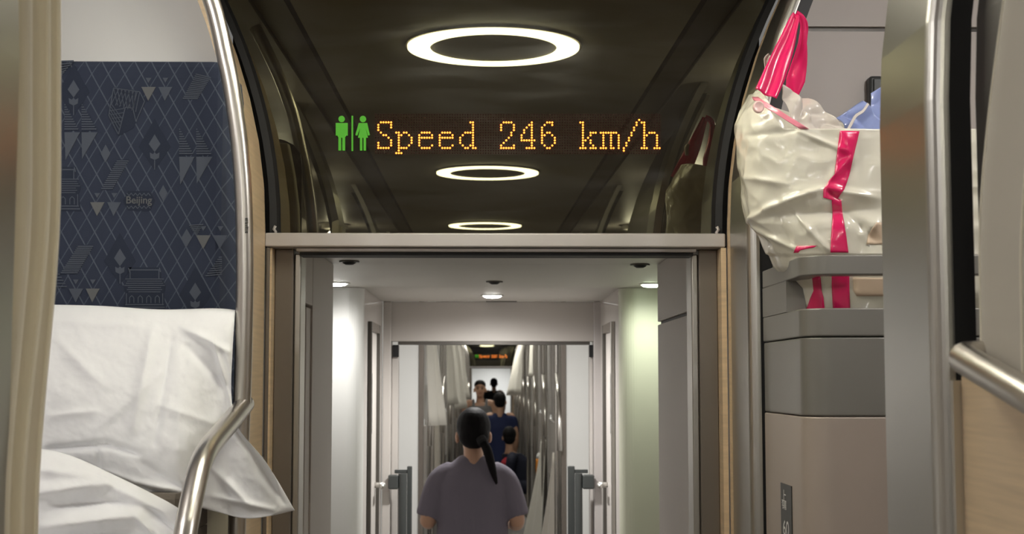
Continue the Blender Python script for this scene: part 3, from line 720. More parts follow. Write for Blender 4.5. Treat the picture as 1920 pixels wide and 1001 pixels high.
tag(qt, 'crumpled white quilt lying below the pillow on the upper berth', 'quilt')

# ------------------------------------------------------------------ near curtains
def curtain(name, side, xoff, ys, folds_amp, zt, zb, m, label, group=None, hem=None, slope=0.0, phase=0.0, waves=3.0, n=60, kind='curtain', bulge=None):
    """cloth hanging along the aisle from ys[0] to ys[1], folded in plan"""
    t = empty(name, (side * A, (ys[0] + ys[1]) / 2, zt), label, kind, group)
    rows = 14; V = []; Fc = []
    for j in range(rows + 1):
        g = j / rows; z = zt + (zb - zt) * g
        for i in range(n + 1):
            s = i / n
            y = ys[0] + (ys[1] - ys[0]) * s + slope * g * s
            am = folds_amp * (0.7 + 0.3 * g)
            x = xoff + am * math.sin(2 * PI * waves * s + phase + 0.4 * math.sin(2.3 * g + 3 * s)) + 0.25 * am * math.sin(2 * PI * waves * 2.3 * s + 1.1)
            x += flare(z) - (bulge(s, g) if bulge else 0)
            V.append((side * (A + x), y, z))
    w_ = n + 1
    for j in range(rows):
        for i in range(n):
            a = j * w_ + i; Fc.append((a, a + 1, a + w_ + 1, a + w_))
    mk('cloth', V, Fc, m, t, smooth=True, solid=0.002)
    if hem:
        e = n if hem > 0 else 0
        mk('hem', *tube_vf([V[j * w_ + e] for j in range(rows + 1)], 0.0022, 8), M_HEM, t, smooth=True)
    return t
# left curtain: gathered in three soft pleats beside the post
def left_curtain():
    t = empty('berth_curtain', (-A, 1.3, 2.4), 'beige gathered curtain between the left steel post and the patterned backrest', 'curtain')
    top = [(28, 0.0), (40, 0.012), (46, -0.004), (52, 0.010), (66, 0.014), (78, 0.004), (80, -0.004), (84, 0.008), (96, 0.016), (105, 0.006), (108, 0.0)]
    bot = [(-20, 0.0), (-8, 0.012), (2, -0.004), (10, 0.010), (20, 0.014), (27, 0.004), (29, -0.004), (34, 0.008), (48, 0.016), (60, 0.006), (65, 0.0)]
    rows = 20; V = []; Fc = []
    X = CAM.x - 0.418
    rng = [(-120 + 1260 * j / rows) for j in range(rows + 1)]
    for v_ in rng:
        g = min(1.0, max(0.0, (v_ - 330) / 670.0)); g = g * g * (3 - 2 * g)
        for (ua, ya), (ub, yb) in zip(top, bot):
            u = ua + (ub - ua) * g
            q = PX(u, v_, X); V.append((q.x - (ya * 1.1), q.y + 0.25 * ya, q.z))
    n = len(top)
    # refine across with a smooth curve
    V2 = []; n2 = 0
    for j in range(rows + 1):
        row = smooth_path(V[j * n:(j + 1) * n], 5); V2 += row; n2 = len(row)
    for j in range(rows):
        for i in range(n2 - 1):
            a = j * n2 + i; Fc.append((a, a + 1, a + n2 + 1, a + n2))
    mk('cloth', V2, Fc, M_CURTAIN, t, smooth=True, solid=0.0025)
    for k in (4 * 5 - 9, 6 * 5, n2 - 1):
        mk('hem', *tube_vf([V2[j * n2 + k] + Vector((0.0012, 0, 0)) for j in range(rows + 1)], 0.0022, 8), M_HEM, t, smooth=True)
left_curtain()
# right: dark guide strip, then the grey curtain and the wood front below it
XC = CAM.x + 0.448
t = empty('berth_curtain', (XC, 1.15, 2.2), 'grey beige curtain at the right edge above the steel guard rail', 'curtain')
cols = 40; rows = 16; V = []; Fc = []
for j in range(rows + 1):
    v_ = -60 + (760 + 60) * j / rows
    if v_ < 500: ue = 1824 + 46 * ((500 - v_) / 500.0) ** 1.5
    else: ue = 1824 + 4 * (v_ - 500) / 250.0
    for i in range(cols + 1):
        s = i / cols; u = ue + s * 330
        vb_ = 672 + 0.583 * (u - 1800); vv_ = -60 + (vb_ + 60) * j / rows
        q = PX(u, vv_, XC)
        V.append((q.x + 0.010 * math.sin(s * 9.0 + 0.4) * (0.4 + s) + 0.006 * math.exp(-(s / 0.03) ** 2), q.y, q.z))
for j in range(rows):
    for i in range(cols):
        a = j * (cols + 1) + i; Fc.append((a, a + 1, a + cols + 2, a + cols + 1))
mk('cloth', V, Fc, M_GCURT, t, smooth=True, solid=0.0025)
mk('hem', *tube_vf([Vector(V[j * (cols + 1)]) + Vector((-0.001, 0, 0)) for j in range(rows + 1)], 0.0016, 8), M_HEM, t, smooth=True)
k_ = 11
mk('hem', *tube_vf([Vector(V[j * (cols + 1) + k_]) + Vector((-0.002, 0, 0)) for j in range(rows + 1)], 0.0013, 8), M_HEM, t, smooth=True)
t = empty('berth_bay', (A + 0.02, 1.0, 0), 'light wood berth side below the guard rail at the right edge', 'berth')
zb = PX(1860, 705, A + 0.022).z
v, f = column_vf([(A + 0.022, 0.3), (A + 0.022, 1.378), (A + 0.034, 1.378), (A + 0.034, 0.3)], 1, z0=0.0, z1=zb); mk('wood_panel', v, f, M_WOOD, t)
v, f = column_vf([(A + 0.014, 1.3785), (A + 0.012, 1.381), (A + 0.013, 1.386), (A + 0.017, 1.3868), (A + 0.024, 1.3868), (A + 0.024, 1.3785)], 1, z0=0.0, z1=zb - 0.004); mk('edge_trim', v, f, M_STEEL, t)
v, f = column_vf([(A + 0.045, 0.3), (A + 0.045, 1.384), (A + 0.055, 1.384), (A + 0.055, 0.3)], 1, z0=zb + 0.001, z1=CEIL); mk('guide_panel', v, f, M_DARKMETAL, t)

# ------------------------------------------------------------------ right berth pod with its cut-out rim
XS = CAM.x + 0.458
pod = empty('berth_end_pod', (XS, 2.1, 1.3), 'grey and taupe moulded berth end pod holding the plastic bag', 'pod')
def pod_path(inset, y_end=2.380, x_end=1.44):
    r = 0.042 - inset
    pts = [(XS + inset, y_end)]
    yfront = 2.066 + inset
    cx, cy = XS + 0.042, 2.066 + 0.042
    pts.append((XS + inset, cy + 0.03))
    pts += [(cx - r * math.cos(a), cy - r * math.sin(a)) for a in [PI / 2 * k / 8 for k in range(9)]]
    # shallow bow of the front
    for k in range(1, 9):
        s = k / 8; pts.append((cx + (x_end - cx) * s, yfront - 0.010 * math.sin(PI * min(1, s * 1.0))))
    return pts
def wall_strip(name, z0, z1, m, parent, th=0.014, inset=0.0, cut=None, bev=0.0025):
    a = pod_path(inset); b = pod_path(inset + th)
    if cut: a = cut(a); b = cut(b)
    n = len(a); V = []; Fc = []
    for (x0, y0), (x1, y1) in zip(a, b):
        V += [(x0, y0, z0), (x0, y0, z1), (x1, y1, z1), (x1, y1, z0)]
    for i in range(n - 1):
        for q in range(4):
            Fc.append((4 * i + q, 4 * (i + 1) + q, 4 * (i + 1) + (q + 1) % 4, 4 * i + (q + 1) % 4))
    Fc.append((0, 1, 2, 3)); Fc.append(tuple(4 * (n - 1) + q for q in (3, 2, 1, 0)))
    return mk(name, V, Fc, m, parent, bevel=bev)
def zof(v_, u=1580): return P(u, v_, 2.061).z
ZR = [zof(477), zof(515), zof(577), zof(631), zof(781)]
wall_strip('rim', ZR[1], ZR[0], M_PODUP, pod, 0.030)
wall_strip('lower_rim', ZR[3] + 0.0006, ZR[2], M_PODUP, pod, 0.030)
ycut = PX(1474, 545, XS).y
def cutter(p):
    return [p[0], (p[0][0], ycut)]
wall_strip('rim_pillar', ZR[2], ZR[1], M_PODUP, pod, 0.030, cut=cutter, bev=0.0)
wall_strip('upper_body', ZR[4] + 0.0006, ZR[3] - 0.0006, M_PODUP, pod, 0.03, inset=0.0012)
wall_strip('lower_body', 0.62, ZR[4] - 0.0008, M_PODLOW, pod, 0.03, inset=0.0006)
box('tray', XS + 0.032, 1.44, 2.110, 2.38, ZR[2] - 0.05, ZR[2] - 0.03, M_PODUP, pod)
# number label on the aisle side of the pod
lab = empty('number_label', (0, 0, 0), None, None)
lab.parent = pod; lab.location = -pod.location
def text_mesh(name, body, m, parent, o, ux, uz, size_x, size_z, nrm):
    fc = bpy.data.curves.new(name, 'FONT'); fc.body = body; fc.size = 1.0; fc.align_x = 'CENTER'; fc.align_y = 'CENTER'; fc.offset = 0.01
    fo = bpy.data.objects.new('tmp_text', fc); COL.objects.link(fo); bpy.context.view_layer.update()
    me = bpy.data.meshes.new_from_object(fo.evaluated_get(bpy.context.evaluated_depsgraph_get())); COL.objects.unlink(fo); bpy.data.objects.remove(fo)
    xs = [v.co.x for v in me.vertices]; ys = [v.co.y for v in me.vertices]
    if not xs: return None
    off = world_loc(parent)
    mx, my = (min(xs) + max(xs)) / 2, (min(ys) + max(ys)) / 2
    for v in me.vertices:
        a = (v.co.x - mx) / (max(xs) - min(xs)) * size_x; b = (v.co.y - my) / (max(ys) - min(ys)) * size_z
        v.co = o + ux * a + uz * b + nrm * 0.0004 - off
    me.materials.clear(); me.materials.append(m)
    ob = bpy.data.objects.new(name, me); COL.objects.link(ob); ob.parent = parent
    return ob
XLb = XS - 0.0004
pa, pb = PX(1464, 905, XLb), PX(1484, 912, XLb)
ylo, yhi = min(pa.y, pb.y), max(pa.y, pb.y)
ztop = PX(1474, 908, XLb).z
bpy.data.objects.remove(lab)
plate = box('number_label', XLb - 0.0006, XLb + 0.001, ylo, yhi, ztop - 0.125, ztop, M_SIGN, pod, bevel=0.0004)
plate['label'] = 'black label strip with white characters and the number 60'
ym = (ylo + yhi) / 2; W = yhi - ylo
nrm = Vector((-1, 0, 0)); ux = Vector((0, -1, 0)); uz = Vector((0, 0, 1)); XT = XLb - 0.0007
for body, v_, sx, sz in (('上', 930, .42, .018), ('铺', 948, .42, .013), ('60', 990, .55, .024)):
    zc = PX(1474, v_, XLb).z
    text_mesh('label_lettering', body, M_SIGNWHITE, plate, Vector((XT, ym + (W * 0.15 if body != '60' else 0), zc)), ux, uz, W * sx, sz, nrm)

# reading lamp housing on the wall behind the bag
t = empty('wall_socket_box', (0, 0, 0), 'small dark grey box on the wall behind the blue packet', 'wall box')
a = P(1631, 141, 2.57); b = P(1672, 250, 2.57)
box('housing', a.x, b.x, 2.572, 2.5995, b.z, a.z, M_DARKGREY, t, bevel=0.006)
box('face_plate', a.x + 0.006, b.x - 0.004, 2.567, 2.5715, b.z + 0.006, a.z - 0.006, M_DARKGREY, t, bevel=0.003)

# ------------------------------------------------------------------ the plastic bag
BO = 0.12                                   # the bag stands this much farther in than its sketch
YB = 2.10 + BO
bag = empty('plastic_bag', (0.52, 2.1, 1.8), 'white plastic carrier bag with pink handles and pink stripe in the pod', 'bag')
sil = [(160, 1424), (178, 1412), (205, 1397), (235, 1385), (258, 1382), (300, 1387), (350, 1396), (395, 1402), (418, 1405), (440, 1424), (470, 1438), (500, 1452), (540, 1490), (590, 1502), (640, 1510)]
def left_at(v_):
    for (a, b), (c, d) in zip(sil, sil[1:]):
        if a <= v_ <= c: return b + (d - b) * (v_ - a) / (c - a)
    return sil[-1][1] if v_ > sil[-1][0] else sil[0][1]
BR = 0.81                                   # world x of the bag's far side
def bag_pt(th, v_):
    """th 0 = aisle side, goes round by the front (towards the viewer)"""
    xl = P(left_at(v_), v_, YB).x; xr = BR - 0.012 * math.sin(v_ * 0.02)
    cx, rx = (xl + xr) / 2, (xr - xl) / 2
    ry = 0.105
    c_, s_ = math.cos(th), math.sin(th)
    ex = 0.62
    x = cx - rx * math.copysign(abs(c_) ** ex, c_); y = YB - ry * math.copysign(abs(s_) ** ex, s_)
    p = Vector((x, y, P(1550, v_, y).z))
    nrm = Vector((-c_, -s_, 0))
    u_ = 920 + (p.x - CAM.x) / p.y * F_PX
    d = 0.0045 * noise.fractal(p * 8.0 + Vector((3, 1, 5)), 0.8, 2.0, 3)
    d += 0.0040 * (0.5 - abs(noise.noise(p * 15.0 + Vector((9, 4, 1)))) * 2) + 0.0020 * (0.5 - abs(noise.noise(p * 38.0 + Vector((2, 7, 1)))) * 2)
    if s_ > 0.02 and v_ < 478:
        d += crease((u_, v_), BAG_FOLDS)
    if v_ > 478: d = d * 0.4 - 0.004
    return p + nrm * d
BAG_FOLDS = [((1440, 392), (1555, 352), 6, 0.008), ((1555, 352), (1650, 372), 7, 0.007), ((1460, 402), (1650, 392), 14, -0.012), ((1403, 417), (1455, 388), 6, 0.008),
             ((1494, 400), (1560, 470), 4, 0.006), ((1450, 397), (1490, 465), 9, -0.006), ((1390, 258), (1500, 244), 6, -0.004), ((1505, 246), (1600, 285), 4, 0.005),
             ((1412, 424), (1500, 470), 5, 0.008), ((1562, 338), (1604, 296), 6, 0.007), ((1628, 440), (1655, 412), 6, 0.007), ((1400, 332), (1480, 345), 6, 0.004),
             ((1595, 400), (1655, 455), 7, -0.008), ((1552, 350), (1580, 374), 5, -0.008), ((1590, 250), (1620, 340), 9, 0.004), ((1635, 260), (1650, 372), 6, 0.005), ((1405, 300), (1415, 410), 6, 0.004)]
NT, NV = 260, 150
def bag_rim(th):                            # the mouth is high over the aisle, low at the far side
    c_ = math.cos(th); return 200 - 38 * c_ + (8 * math.sin(3 * th)) if c_ < 0 else 200 - 40 * c_ + 8 * math.sin(3 * th)
V = []; Fc = []
for j in range(NV + 1):
    for i in range(NT):
        th = 2 * PI * i / NT
        c0 = math.cos(th); v0 = (241 - 72 * max(0, (max(0, c0) ** 0.62 - 0.76) / 0.24)) if math.sin(th) > 0 else (232 - 55 * max(0, c0) + 12 * max(0, -c0))
        v_ = v0 + (625 - v0) * j / NV
        V.append(bag_pt(th, v_))
for j in range(NV):
    for i in range(NT):
        k = (i + 1) % NT
        Fc.append((j * NT + i, j * NT + k, (j + 1) * NT + k, (j + 1) * NT + i))
Fc.append(tuple(NV * NT + i for i in range(NT)))
mk('bag_body', V, Fc, M_BAG, bag, smooth=True, solid=0.0008)
def th_for_u(u, v_):                        # angle on the front whose picture column is u
    lo, hi = 0.02, PI - 0.02
    for _ in range(26):
        m_ = (lo + hi) / 2; p = bag_pt(m_, v_); uu = 920 + (p.x - CAM.x) / p.y * F_PX
        if uu < u: lo = m_
        else: hi = m_
    return (lo + hi) / 2
def stripe(name, rows, m, n=6, off=0.0016):
    V = []; Fc = []
    for v_, ua, ub in rows:
        a, b = th_for_u(ua, v_), th_for_u(ub, v_)
        for k in range(n + 1):
            th = a + (b - a) * k / n; p = bag_pt(th, v_)
            V.append(p + Vector((-math.cos(th), -math.sin(th), 0)) * off)
    for j in range(len(rows) - 1):
        for k in range(n):
            q = j * (n + 1) + k; Fc.append((q, q + 1, q + n + 2, q + n + 1))
    return mk(name, V, Fc, m, bag, smooth=True, solid=0.0006)
def dense(rows, st=4):
    out = []
    for (v0, a0, b0), (v1, a1, b1) in zip(rows, rows[1:]):
        k = max(1, int((v1 - v0) / st))
        for q in range(k): t = q / k; out.append((v0 + (v1 - v0) * t, a0 + (a1 - a0) * t, b0 + (b1 - b0) * t))
    out.append(rows[-1]); return out
stripe('pink_stripe', dense([(246, 1584, 1621), (285, 1578, 1611), (328, 1572, 1600), (340, 1560, 1596), (356, 1551, 1590), (371, 1550, 1578), (375, 1566, 1584), (400, 1567, 1586), (440, 1564, 1592), (474, 1562, 1596)]), M_PINK)
stripe('pink_stripe', dense([(505, 1564, 1597), (540, 1564, 1597), (590, 1566, 1598)]), M_PINK)
stripe('pink_stripe', dense([(505, 1526, 1542), (545, 1530, 1545), (558, 1524, 1548), (580, 1516, 1550), (592, 1518, 1550)]), M_PINK)
stripe('pink_print', dense([(461, 1500, 1538), (465, 1497, 1530), (469, 1495, 1506), (474, 1493, 1502)]), M_PINK)
stripe('paper_panel', dense([(520, 1604, 1700), (545, 1604, 1700), (555, 1610, 1700)]), M_KRAFT)
stripe('paper_panel', dense([(418, 1650, 1700), (440, 1634, 1700), (458, 1630, 1700)]), M_KRAFT)
# pale band along the mouth, on the aisle corner
band = [(1413, 172), (1440, 186), (1470, 206), (1500, 228), (1512, 236)]
def ribbon(name, centre, wid, Yc, m, parent, twist=None, n=8, th=0.0012, curl=0.012, seed=0):
    """a creased strip of film following picture-plane points with their own depth"""
    c = smooth_path([P(u, v_, y + BO) for (u, v_), y in zip(centre, Yc)], 6)
    L = len(c); V = []; Fc = []
    for j, p in enumerate(c):
        t = (c[min(j + 1, L - 1)] - c[max(j - 1, 0)]).normalized(); s = t.cross(Vector((0, 1, 0))).normalized()
        f_ = j / (L - 1) * (len(wid) - 1); k = min(int(f_), len(wid) - 2); w_ = (wid[k] + (wid[k + 1] - wid[k]) * (f_ - k))
        a = (twist[k] + (twist[k + 1] - twist[k]) * (f_ - k)) if twist else 0
        dirv = s * math.cos(a) + Vector((0, 1, 0)) * math.sin(a); up = dirv.cross(t)
        for i in range(n + 1):
            x = i / n - 0.5
            wr = curl * (0.5 - abs(x)) * 1.0 + 0.35 * curl * math.sin(x * 9 + seed + 0.8 * math.sin(j * 0.35 + seed))
            V.append(p + dirv * (x * w_) + up * (wr * (0.5 + 0.5 * w_ / max(wid))))
    for j in range(L - 1):
        for i in range(n):
            a = j * (n + 1) + i; Fc.append((a, a + 1, a + n + 2, a + n + 1))
    return mk(name, V, Fc, m, parent, smooth=True, solid=th)
stripe('mouth_band', [(182 + 6 * k, 1412 + 9.6 * k, 1430 + 9.6 * k) for k in range(11)], M_PINKPALE)
ribbon('handle', [(1436, 176), (1452, 140), (1470, 95), (1483, 55), (1493, 26)], [0.036, 0.036, 0.030, 0.020, 0.012], [2.04, 2.05, 2.06, 2.07, 2.075], M_PINK, bag, curl=0.006, seed=1)
ribbon('handle', [(1493, 26), (1503, 34), (1508, 50), (1505, 80), (1500, 115), (1492, 150), (1484, 182)], [0.012, 0.012, 0.012, 0.014, 0.024, 0.030, 0.018], [2.075, 2.08, 2.085, 2.09, 2.10, 2.105, 2.11], M_PINK, bag, curl=0.006, seed=4)
ribbon('handle_tip', [(1439, 132), (1438, 112), (1444, 103)], [0.006, 0.010, 0.006], [2.09, 2.09, 2.09], M_CLEAR, bag, curl=0.004, n=4)
v, f = disc_vf((0, 0), 0.001, 0, 1, 4)
cq = P(1423, 200, 2.015 + BO)
rg = [[cq + Vector((r * math.cos(2 * PI * k / 20), -d, 1.1 * r * math.sin(2 * PI * k / 20))) for k in range(20)] for r, d in ((0.0085, -0.006), (0.0085, 0.0), (0.0070, 0.0012), (0.006, 0.0004))]
v, f = loft_vf(rg); mk('snap_button', v, f, M_PALE, bag, smooth=True)

def crumple(name, quad, Yq, m, parent, amp=0.012, fs=30.0, n=34, seed=0.0, th=0.0015, tear=0.0):
    """a crushed sheet of film spanning four picture points, each with its own depth"""
    V = []; Fc = []
    for j in range(n + 1):
        for i in range(n + 1):
            s, t = i / n, j / n
            u = (1 - s) * (1 - t) * quad[0][0] + s * (1 - t) * quad[1][0] + s * t * quad[2][0] + (1 - s) * t * quad[3][0]
            v_ = (1 - s) * (1 - t) * quad[0][1] + s * (1 - t) * quad[1][1] + s * t * quad[2][1] + (1 - s) * t * quad[3][1]
            Y = (1 - s) * (1 - t) * Yq[0] + s * (1 - t) * Yq[1] + s * t * Yq[2] + (1 - s) * t * Yq[3]
            p = P(u, v_, Y + BO)
            h = (abs(noise.noise(p * fs + Vector((seed, 0, seed)))) - 0.25) * amp * 2 + (abs(noise.noise(p * fs * 2.2 + Vector((0, seed, 1)))) - 0.25) * amp
            V.append(p + Vector((0.3 * h, -h, 0.3 * h)))
    for j in range(n):
        for i in range(n):
            a = j * (n + 1) + i; Fc.append((a, a + 1, a + n + 2, a + n + 1))
    return mk(name, V, Fc, m, parent, smooth=True, solid=th)
ib = empty('inner_bag', tuple(P(1530, 220, 2.20)), 'crumpled milky plastic bag stuffed inside the carrier bag', 'bag')
crumple('film', [(1466, 158), (1490, 165), (1540, 250), (1500, 260)], [2.05, 2.05, 2.04, 2.03], M_CLEAR, ib, 0.016, 15, seed=3)
crumple('film', [(1498, 172), (1520, 180), (1610, 252), (1515, 262)], [2.09, 2.09, 2.06, 2.05], M_CLEAR, ib, 0.018, 13, seed=8)
bp_ = empty('blue_packet', tuple(P(1625, 220, 2.24)), 'crumpled lavender blue plastic packet sticking out of the carrier bag', 'packet')
crumple('film', [(1572, 218), (1616, 190), (1680, 262), (1600, 275)], [2.10, 2.11, 2.10, 2.08], M_BLUE, bp_, 0.014, 14, seed=5)
crumple('film', [(1634, 174), (1690, 138), (1700, 262), (1640, 262)], [2.13, 2.14, 2.12, 2.11], M_BLUE, bp_, 0.014, 13, seed=9)
ribbon('tie_cord', [(1628, 194), (1618, 208), (1604, 218), (1594, 236), (1585, 250)], [0.003, 0.004, 0.004, 0.003], [2.07, 2.065, 2.06, 2.05, 2.045], M_CLEAR, bp_, curl=0.002, n=3)

# ------------------------------------------------------------------ vestibule beyond the doorway
ZV = 1.72 + 0.306
VX0, VX1 = CAM.x - 0.414, CAM.x + 0.44           # near side walls
c = empty('ceiling_vestibule', (0, 4.1, ZV), 'pale grey ceiling of the entrance lobby', kind='structure')
for y0, y1 in ((2.72, 3.73), (3.73, 4.66), (4.66, 5.50)):
    box('ceiling_panel', -1.47, 1.47, y0 + 0.0008, y1 - 0.0008, ZV, ZV + 0.02, M_VCEIL, c)
box('ceiling_back', -1.5, 1.5, 2.71, 5.5, ZV + 0.021, ZV + 0.05, M_DARKMETAL, c)
def vest_near(s, x):
    w = empty('wall_vestibule_%s' % ('left' if s < 0 else 'right'), (x, 3.2, 0), '%s laminate cabinet wall just beyond the doorway on the %s' % ('brownish grey', 'left' if s < 0 else 'right'), kind='structure')
    zs = PX(1260, 597, VX1).z if s > 0 else PX(590, 578, VX0).z
    X2 = x + s * 0.05
    if s > 0:
        box('upper_panel', x, X2, 2.74, 3.73, zs + 0.004, ZV - 0.001, M_PANEL, w, bevel=0.002)
        box('seam', x + s * 0.008, X2, 2.74, 3.725, zs - 0.004, zs + 0.004, M_BLACK, w)
        box('lower_panel', x, X2, 2.74, 3.73, 0, zs - 0.004, M_PANEL, w, bevel=0.002)
    else:
        box('upper_panel', x, X2, 2.74, 3.30, zs + 0.004, ZV - 0.001, M_PANEL, w, bevel=0.002)
        box('recess_panel', x - 0.012, X2, 2.74, 3.22, 0, zs - 0.002, M_WHITEWALL, w, bevel=0.002)
        box('mid_panel', x, X2, 3.304, 3.73, 0, ZV - 0.001, M_PANEL, w, bevel=0.002)
        box('edge_panel', x - 0.004, X2, 3.222, 3.302, 0, zs - 0.002, M_PANEL, w, bevel=0.002)
        # small lock on the recessed door
        q = PX(557, 825, x - 0.0125)
    box('return_panel', X2, s * 1.47, 3.66, 3.73, 0, ZV - 0.001, M_PANEL, w)
vest_near(-1, VX0); vest_near(1, VX1)
def vest_far(s, m, col):
    x = CAM.x + s * 0.419 + (0.006 if s > 0 else 0)
    r = 0.055
    w = empty('wall_toilet_%s' % ('left' if s < 0 else 'right'), (x, 5.0, 0), '%s rounded toilet cabin wall on the %s of the lobby' % (col, 'left' if s < 0 else 'right'), kind='structure')
    # face towards us, rounded corner, then the aisle side up to the far frame
    y0 = 4.66
    plan = [(s * 1.47, y0)] + [(x + s * r - s * r * math.sin(a), y0 + r - r * math.cos(a)) for a in [PI / 2 * k / 10 for k in range(11)]]
    V = []; Fc = []
    for px, py in plan:
        V += [(px, py, 0), (px, py, ZV - 0.001)]
    n = len(plan)
    # thickness behind
    plan2 = [(s * 1.47, y0 + 0.03)] + [(x + s * r - s * (r - 0.02) * math.sin(a), y0 + r - (r - 0.02) * math.cos(a)) for a in [PI / 2 * k / 10 for k in range(11)]]
    rings_ = [[(px, py, z) for px, py in plan + plan2[::-1]] for z in (0, ZV - 0.001)]
    v, f = loft_vf(rings_); mk('rounded_panel', v, f, m, w, smooth=False, auto=True)
    box('side_panel', x, x + s * 0.03, y0 + r + 0.0005, 5.498, 0, ZV - 0.001, M_PANEL2, w)
    # toilet door in the side wall
    d = empty('door_2' if s < 0 else 'door_3', (x, 5.0, 0), 'narrow grey toilet door on the %s side of the lobby' % ('left' if s < 0 else 'right'), kind='structure')
    ya = 4.86; yb = 5.22; zt = 1.72 + 0.202
    box('door_leaf', x - s * 0.002, x - s * 0.0005, ya, yb, 0.02, zt - 0.02, M_PANEL2, d)
    for y, nm in ((ya, 'frame_post'), (yb, 'frame_post')):
        box(nm, x - s * 0.014, x - s * 0.0005, y - 0.013, y + 0.013, 0.0, zt, M_STEEL if (s > 0 and y == ya) else M_DARKMETAL, d, bevel=0.002)
    box('frame_head', x - s * 0.013, x - s * 0.0005, ya + 0.0135, yb - 0.0135, zt - 0.03, zt, M_FRAME, d)
    sg = box('notice_strip', x - s * 0.004, x - s * 0.0025, ya + 0.03, ya + 0.15, 1.535, 1.745, M_SIGN, d)
    for k in range(6):
        zc = 1.555 + k * 0.034
        box('symbol', x - s * 0.0048, x - s * 0.0041, ya + 0.055, ya + 0.125, zc, zc + 0.018, M_LINTEL, sg)
    for k in range(2):
        box('door_mark', x - s * 0.0034, x - s * 0.0021, ya + 0.08, ya + 0.13, 1.80 + 0.045 * k, 1.815 + 0.045 * k, M_LINTEL, d)
    hz = 1.72 - 0.375
    v, f = tube_vf([(x - s * 0.002, yb - 0.055, hz), (x - s * 0.035, yb - 0.055, hz)], 0.010, 10); hh = mk('handle', v, f, M_STEEL, d, smooth=True)
    v, f = tube_vf([(x - s * 0.034, yb - 0.05, hz), (x - s * 0.034, yb - 0.14, hz)], 0.008, 10); mk('lever', v, f, M_STEEL, hh, smooth=True)
vest_far(-1, M_WHITEWALL, 'white'); vest_far(1, M_GREENLIT, 'painted green-lit')
for s in (-1, 1):
    w = box('wall_lobby_left' if s < 0 else 'wall_lobby_right', s * 1.44, s * 1.47, 3.74, 4.65, 0, ZV, M_WHITEWALL); tag(w, 'white outer wall of the lobby', kind='structure')
# far frame of the lobby
d = empty('door_4', (0, 5.55, 0), 'grey frame and header panel at the far end of the lobby', kind='structure')
FX0, FX1 = P(745, 800, 5.5).x, P(1107, 800, 5.5).x
zh = P(925, 640, 5.5).z
box('header_panel', P(733, 600, 5.5).x, P(1113, 600, 5.5).x, 5.500, 5.56, zh, ZV - 0.001, M_PANEL2, d, bevel=0.003)
box('header_seal', FX0, FX1, 5.505, 5.58, zh - 0.012, zh - 0.0005, M_DARKMETAL, d)
box('ceiling_slot', -0.03, 0.09, 5.46, 5.495, ZV - 0.003, ZV - 0.0005, M_DARKMETAL, d)
for s, xi, xo, xe in ((-1, FX0, P(733, 800, 5.5).x, VX0), (1, FX1, P(1113, 800, 5.5).x, VX1 - 0.006)):
    box('frame_post', xo - s * -0.0005, xe, 5.47, 5.58, 0, ZV - 0.0015, M_LINTEL if s > 0 else M_PANEL2, d, bevel=0.003)
    box('inner_jamb', xi, xo - s * 0.0005, 5.53, 5.60, 0, zh - 0.013, M_PANEL2, d, bevel=0.002)
    box('hinge_block', xi - s * 0.002, xi + s * 0.02, 5.515, 5.5295, zh - 0.06, zh - 0.013, M_BLACK, d)
    # dark grab bar
    g = empty('gangway_grab_bar', (xi, 5.45, 1.0), 'dark grey grab bar on the %s post of the far lobby frame' % ('left' if s < 0 else 'right'), 'grab bar')
    kx = 1 if s < 0 else -1
    def gx(u): return P(u, 900, 5.45).x
    if s < 0: ux0, ux1, ux2, ux3 = 728, 747, 763, 771
    else: ux0, ux1, ux2, ux3 = 1114, 1092, 1078, 1066
    zt = P(750, 888, 5.45).z; zbk = P(750, 917, 5.45).z; ztop = P(750, 874, 5.5).z
    box('bracket', gx(ux0), gx(ux1), 5.435, 5.465, zbk, zt - 0.004, M_DARKGREY, g, bevel=0.006)
    v, f = tube_vf([((gx(ux1) + gx(ux2)) / 2, 5.45, 0.55), ((gx(ux1) + gx(ux2)) / 2, 5.45, zt)], abs(gx(ux2) - gx(ux1)) / 2, 14); mk('bar', v, f, M_DARKGREY, g, smooth=False)
    box('rear_bar', gx(ux2) - kx * 0.002, gx(ux3), 5.49, 5.515, 0.55, ztop, M_DARKGREY, g, bevel=0.003)
    box('rear_bracket', gx(ux0 + kx * 10), gx(ux2), 5.495, 5.51, zt - 0.002, zt + 0.012, M_DARKGREY, g, bevel=0.002)

def downlight(u, v_, label, m, watts, col):
    q = CAM + ray(u, v_) * ((ZV - CAM.z) / ray(u, v_).z)
    t = empty('downlight', (q.x, q.y, ZV), label, 'ceiling light', 'recessed spotlights of the lobby')
    v, f = disc_vf((q.x, q.y), 0.042, ZV - 0.004, ZV - 0.0003, 28, 0.034); mk('rim', v, f, M_STEEL, t)
    rg = [[(q.x + r * math.cos(2 * PI * k / 24), q.y + r * math.sin(2 * PI * k / 24), z) for k in range(24)] for r, z in ((0.0335, ZV - 0.0005), (0.0335, ZV - 0.004), (0.026, ZV - 0.009), (0.012, ZV - 0.011))]
    v, f = loft_vf(rg); mk('lens', v, f, m, t, smooth=True)
    ld = bpy.data.lights.new('downlight_lamp', 'SPOT'); ld.energy = watts; ld.color = col; ld.shadow_soft_size = 0.03; ld.spot_size = 3.05; ld.spot_blend = 1.0
    lo = bpy.data.objects.new('lamp', ld); COL.objects.link(lo); lo.parent = t; lo.location = (0, 0, -0.02)
downlight(631, 530, 'bright recessed spotlight in front of the white rounded wall', M_SPOT, 8.5, (1, 0.98, 0.94))
downlight(923, 553, 'recessed spotlight in the middle of the lobby ceiling', M_SPOT, 34, (1, 0.98, 0.93))
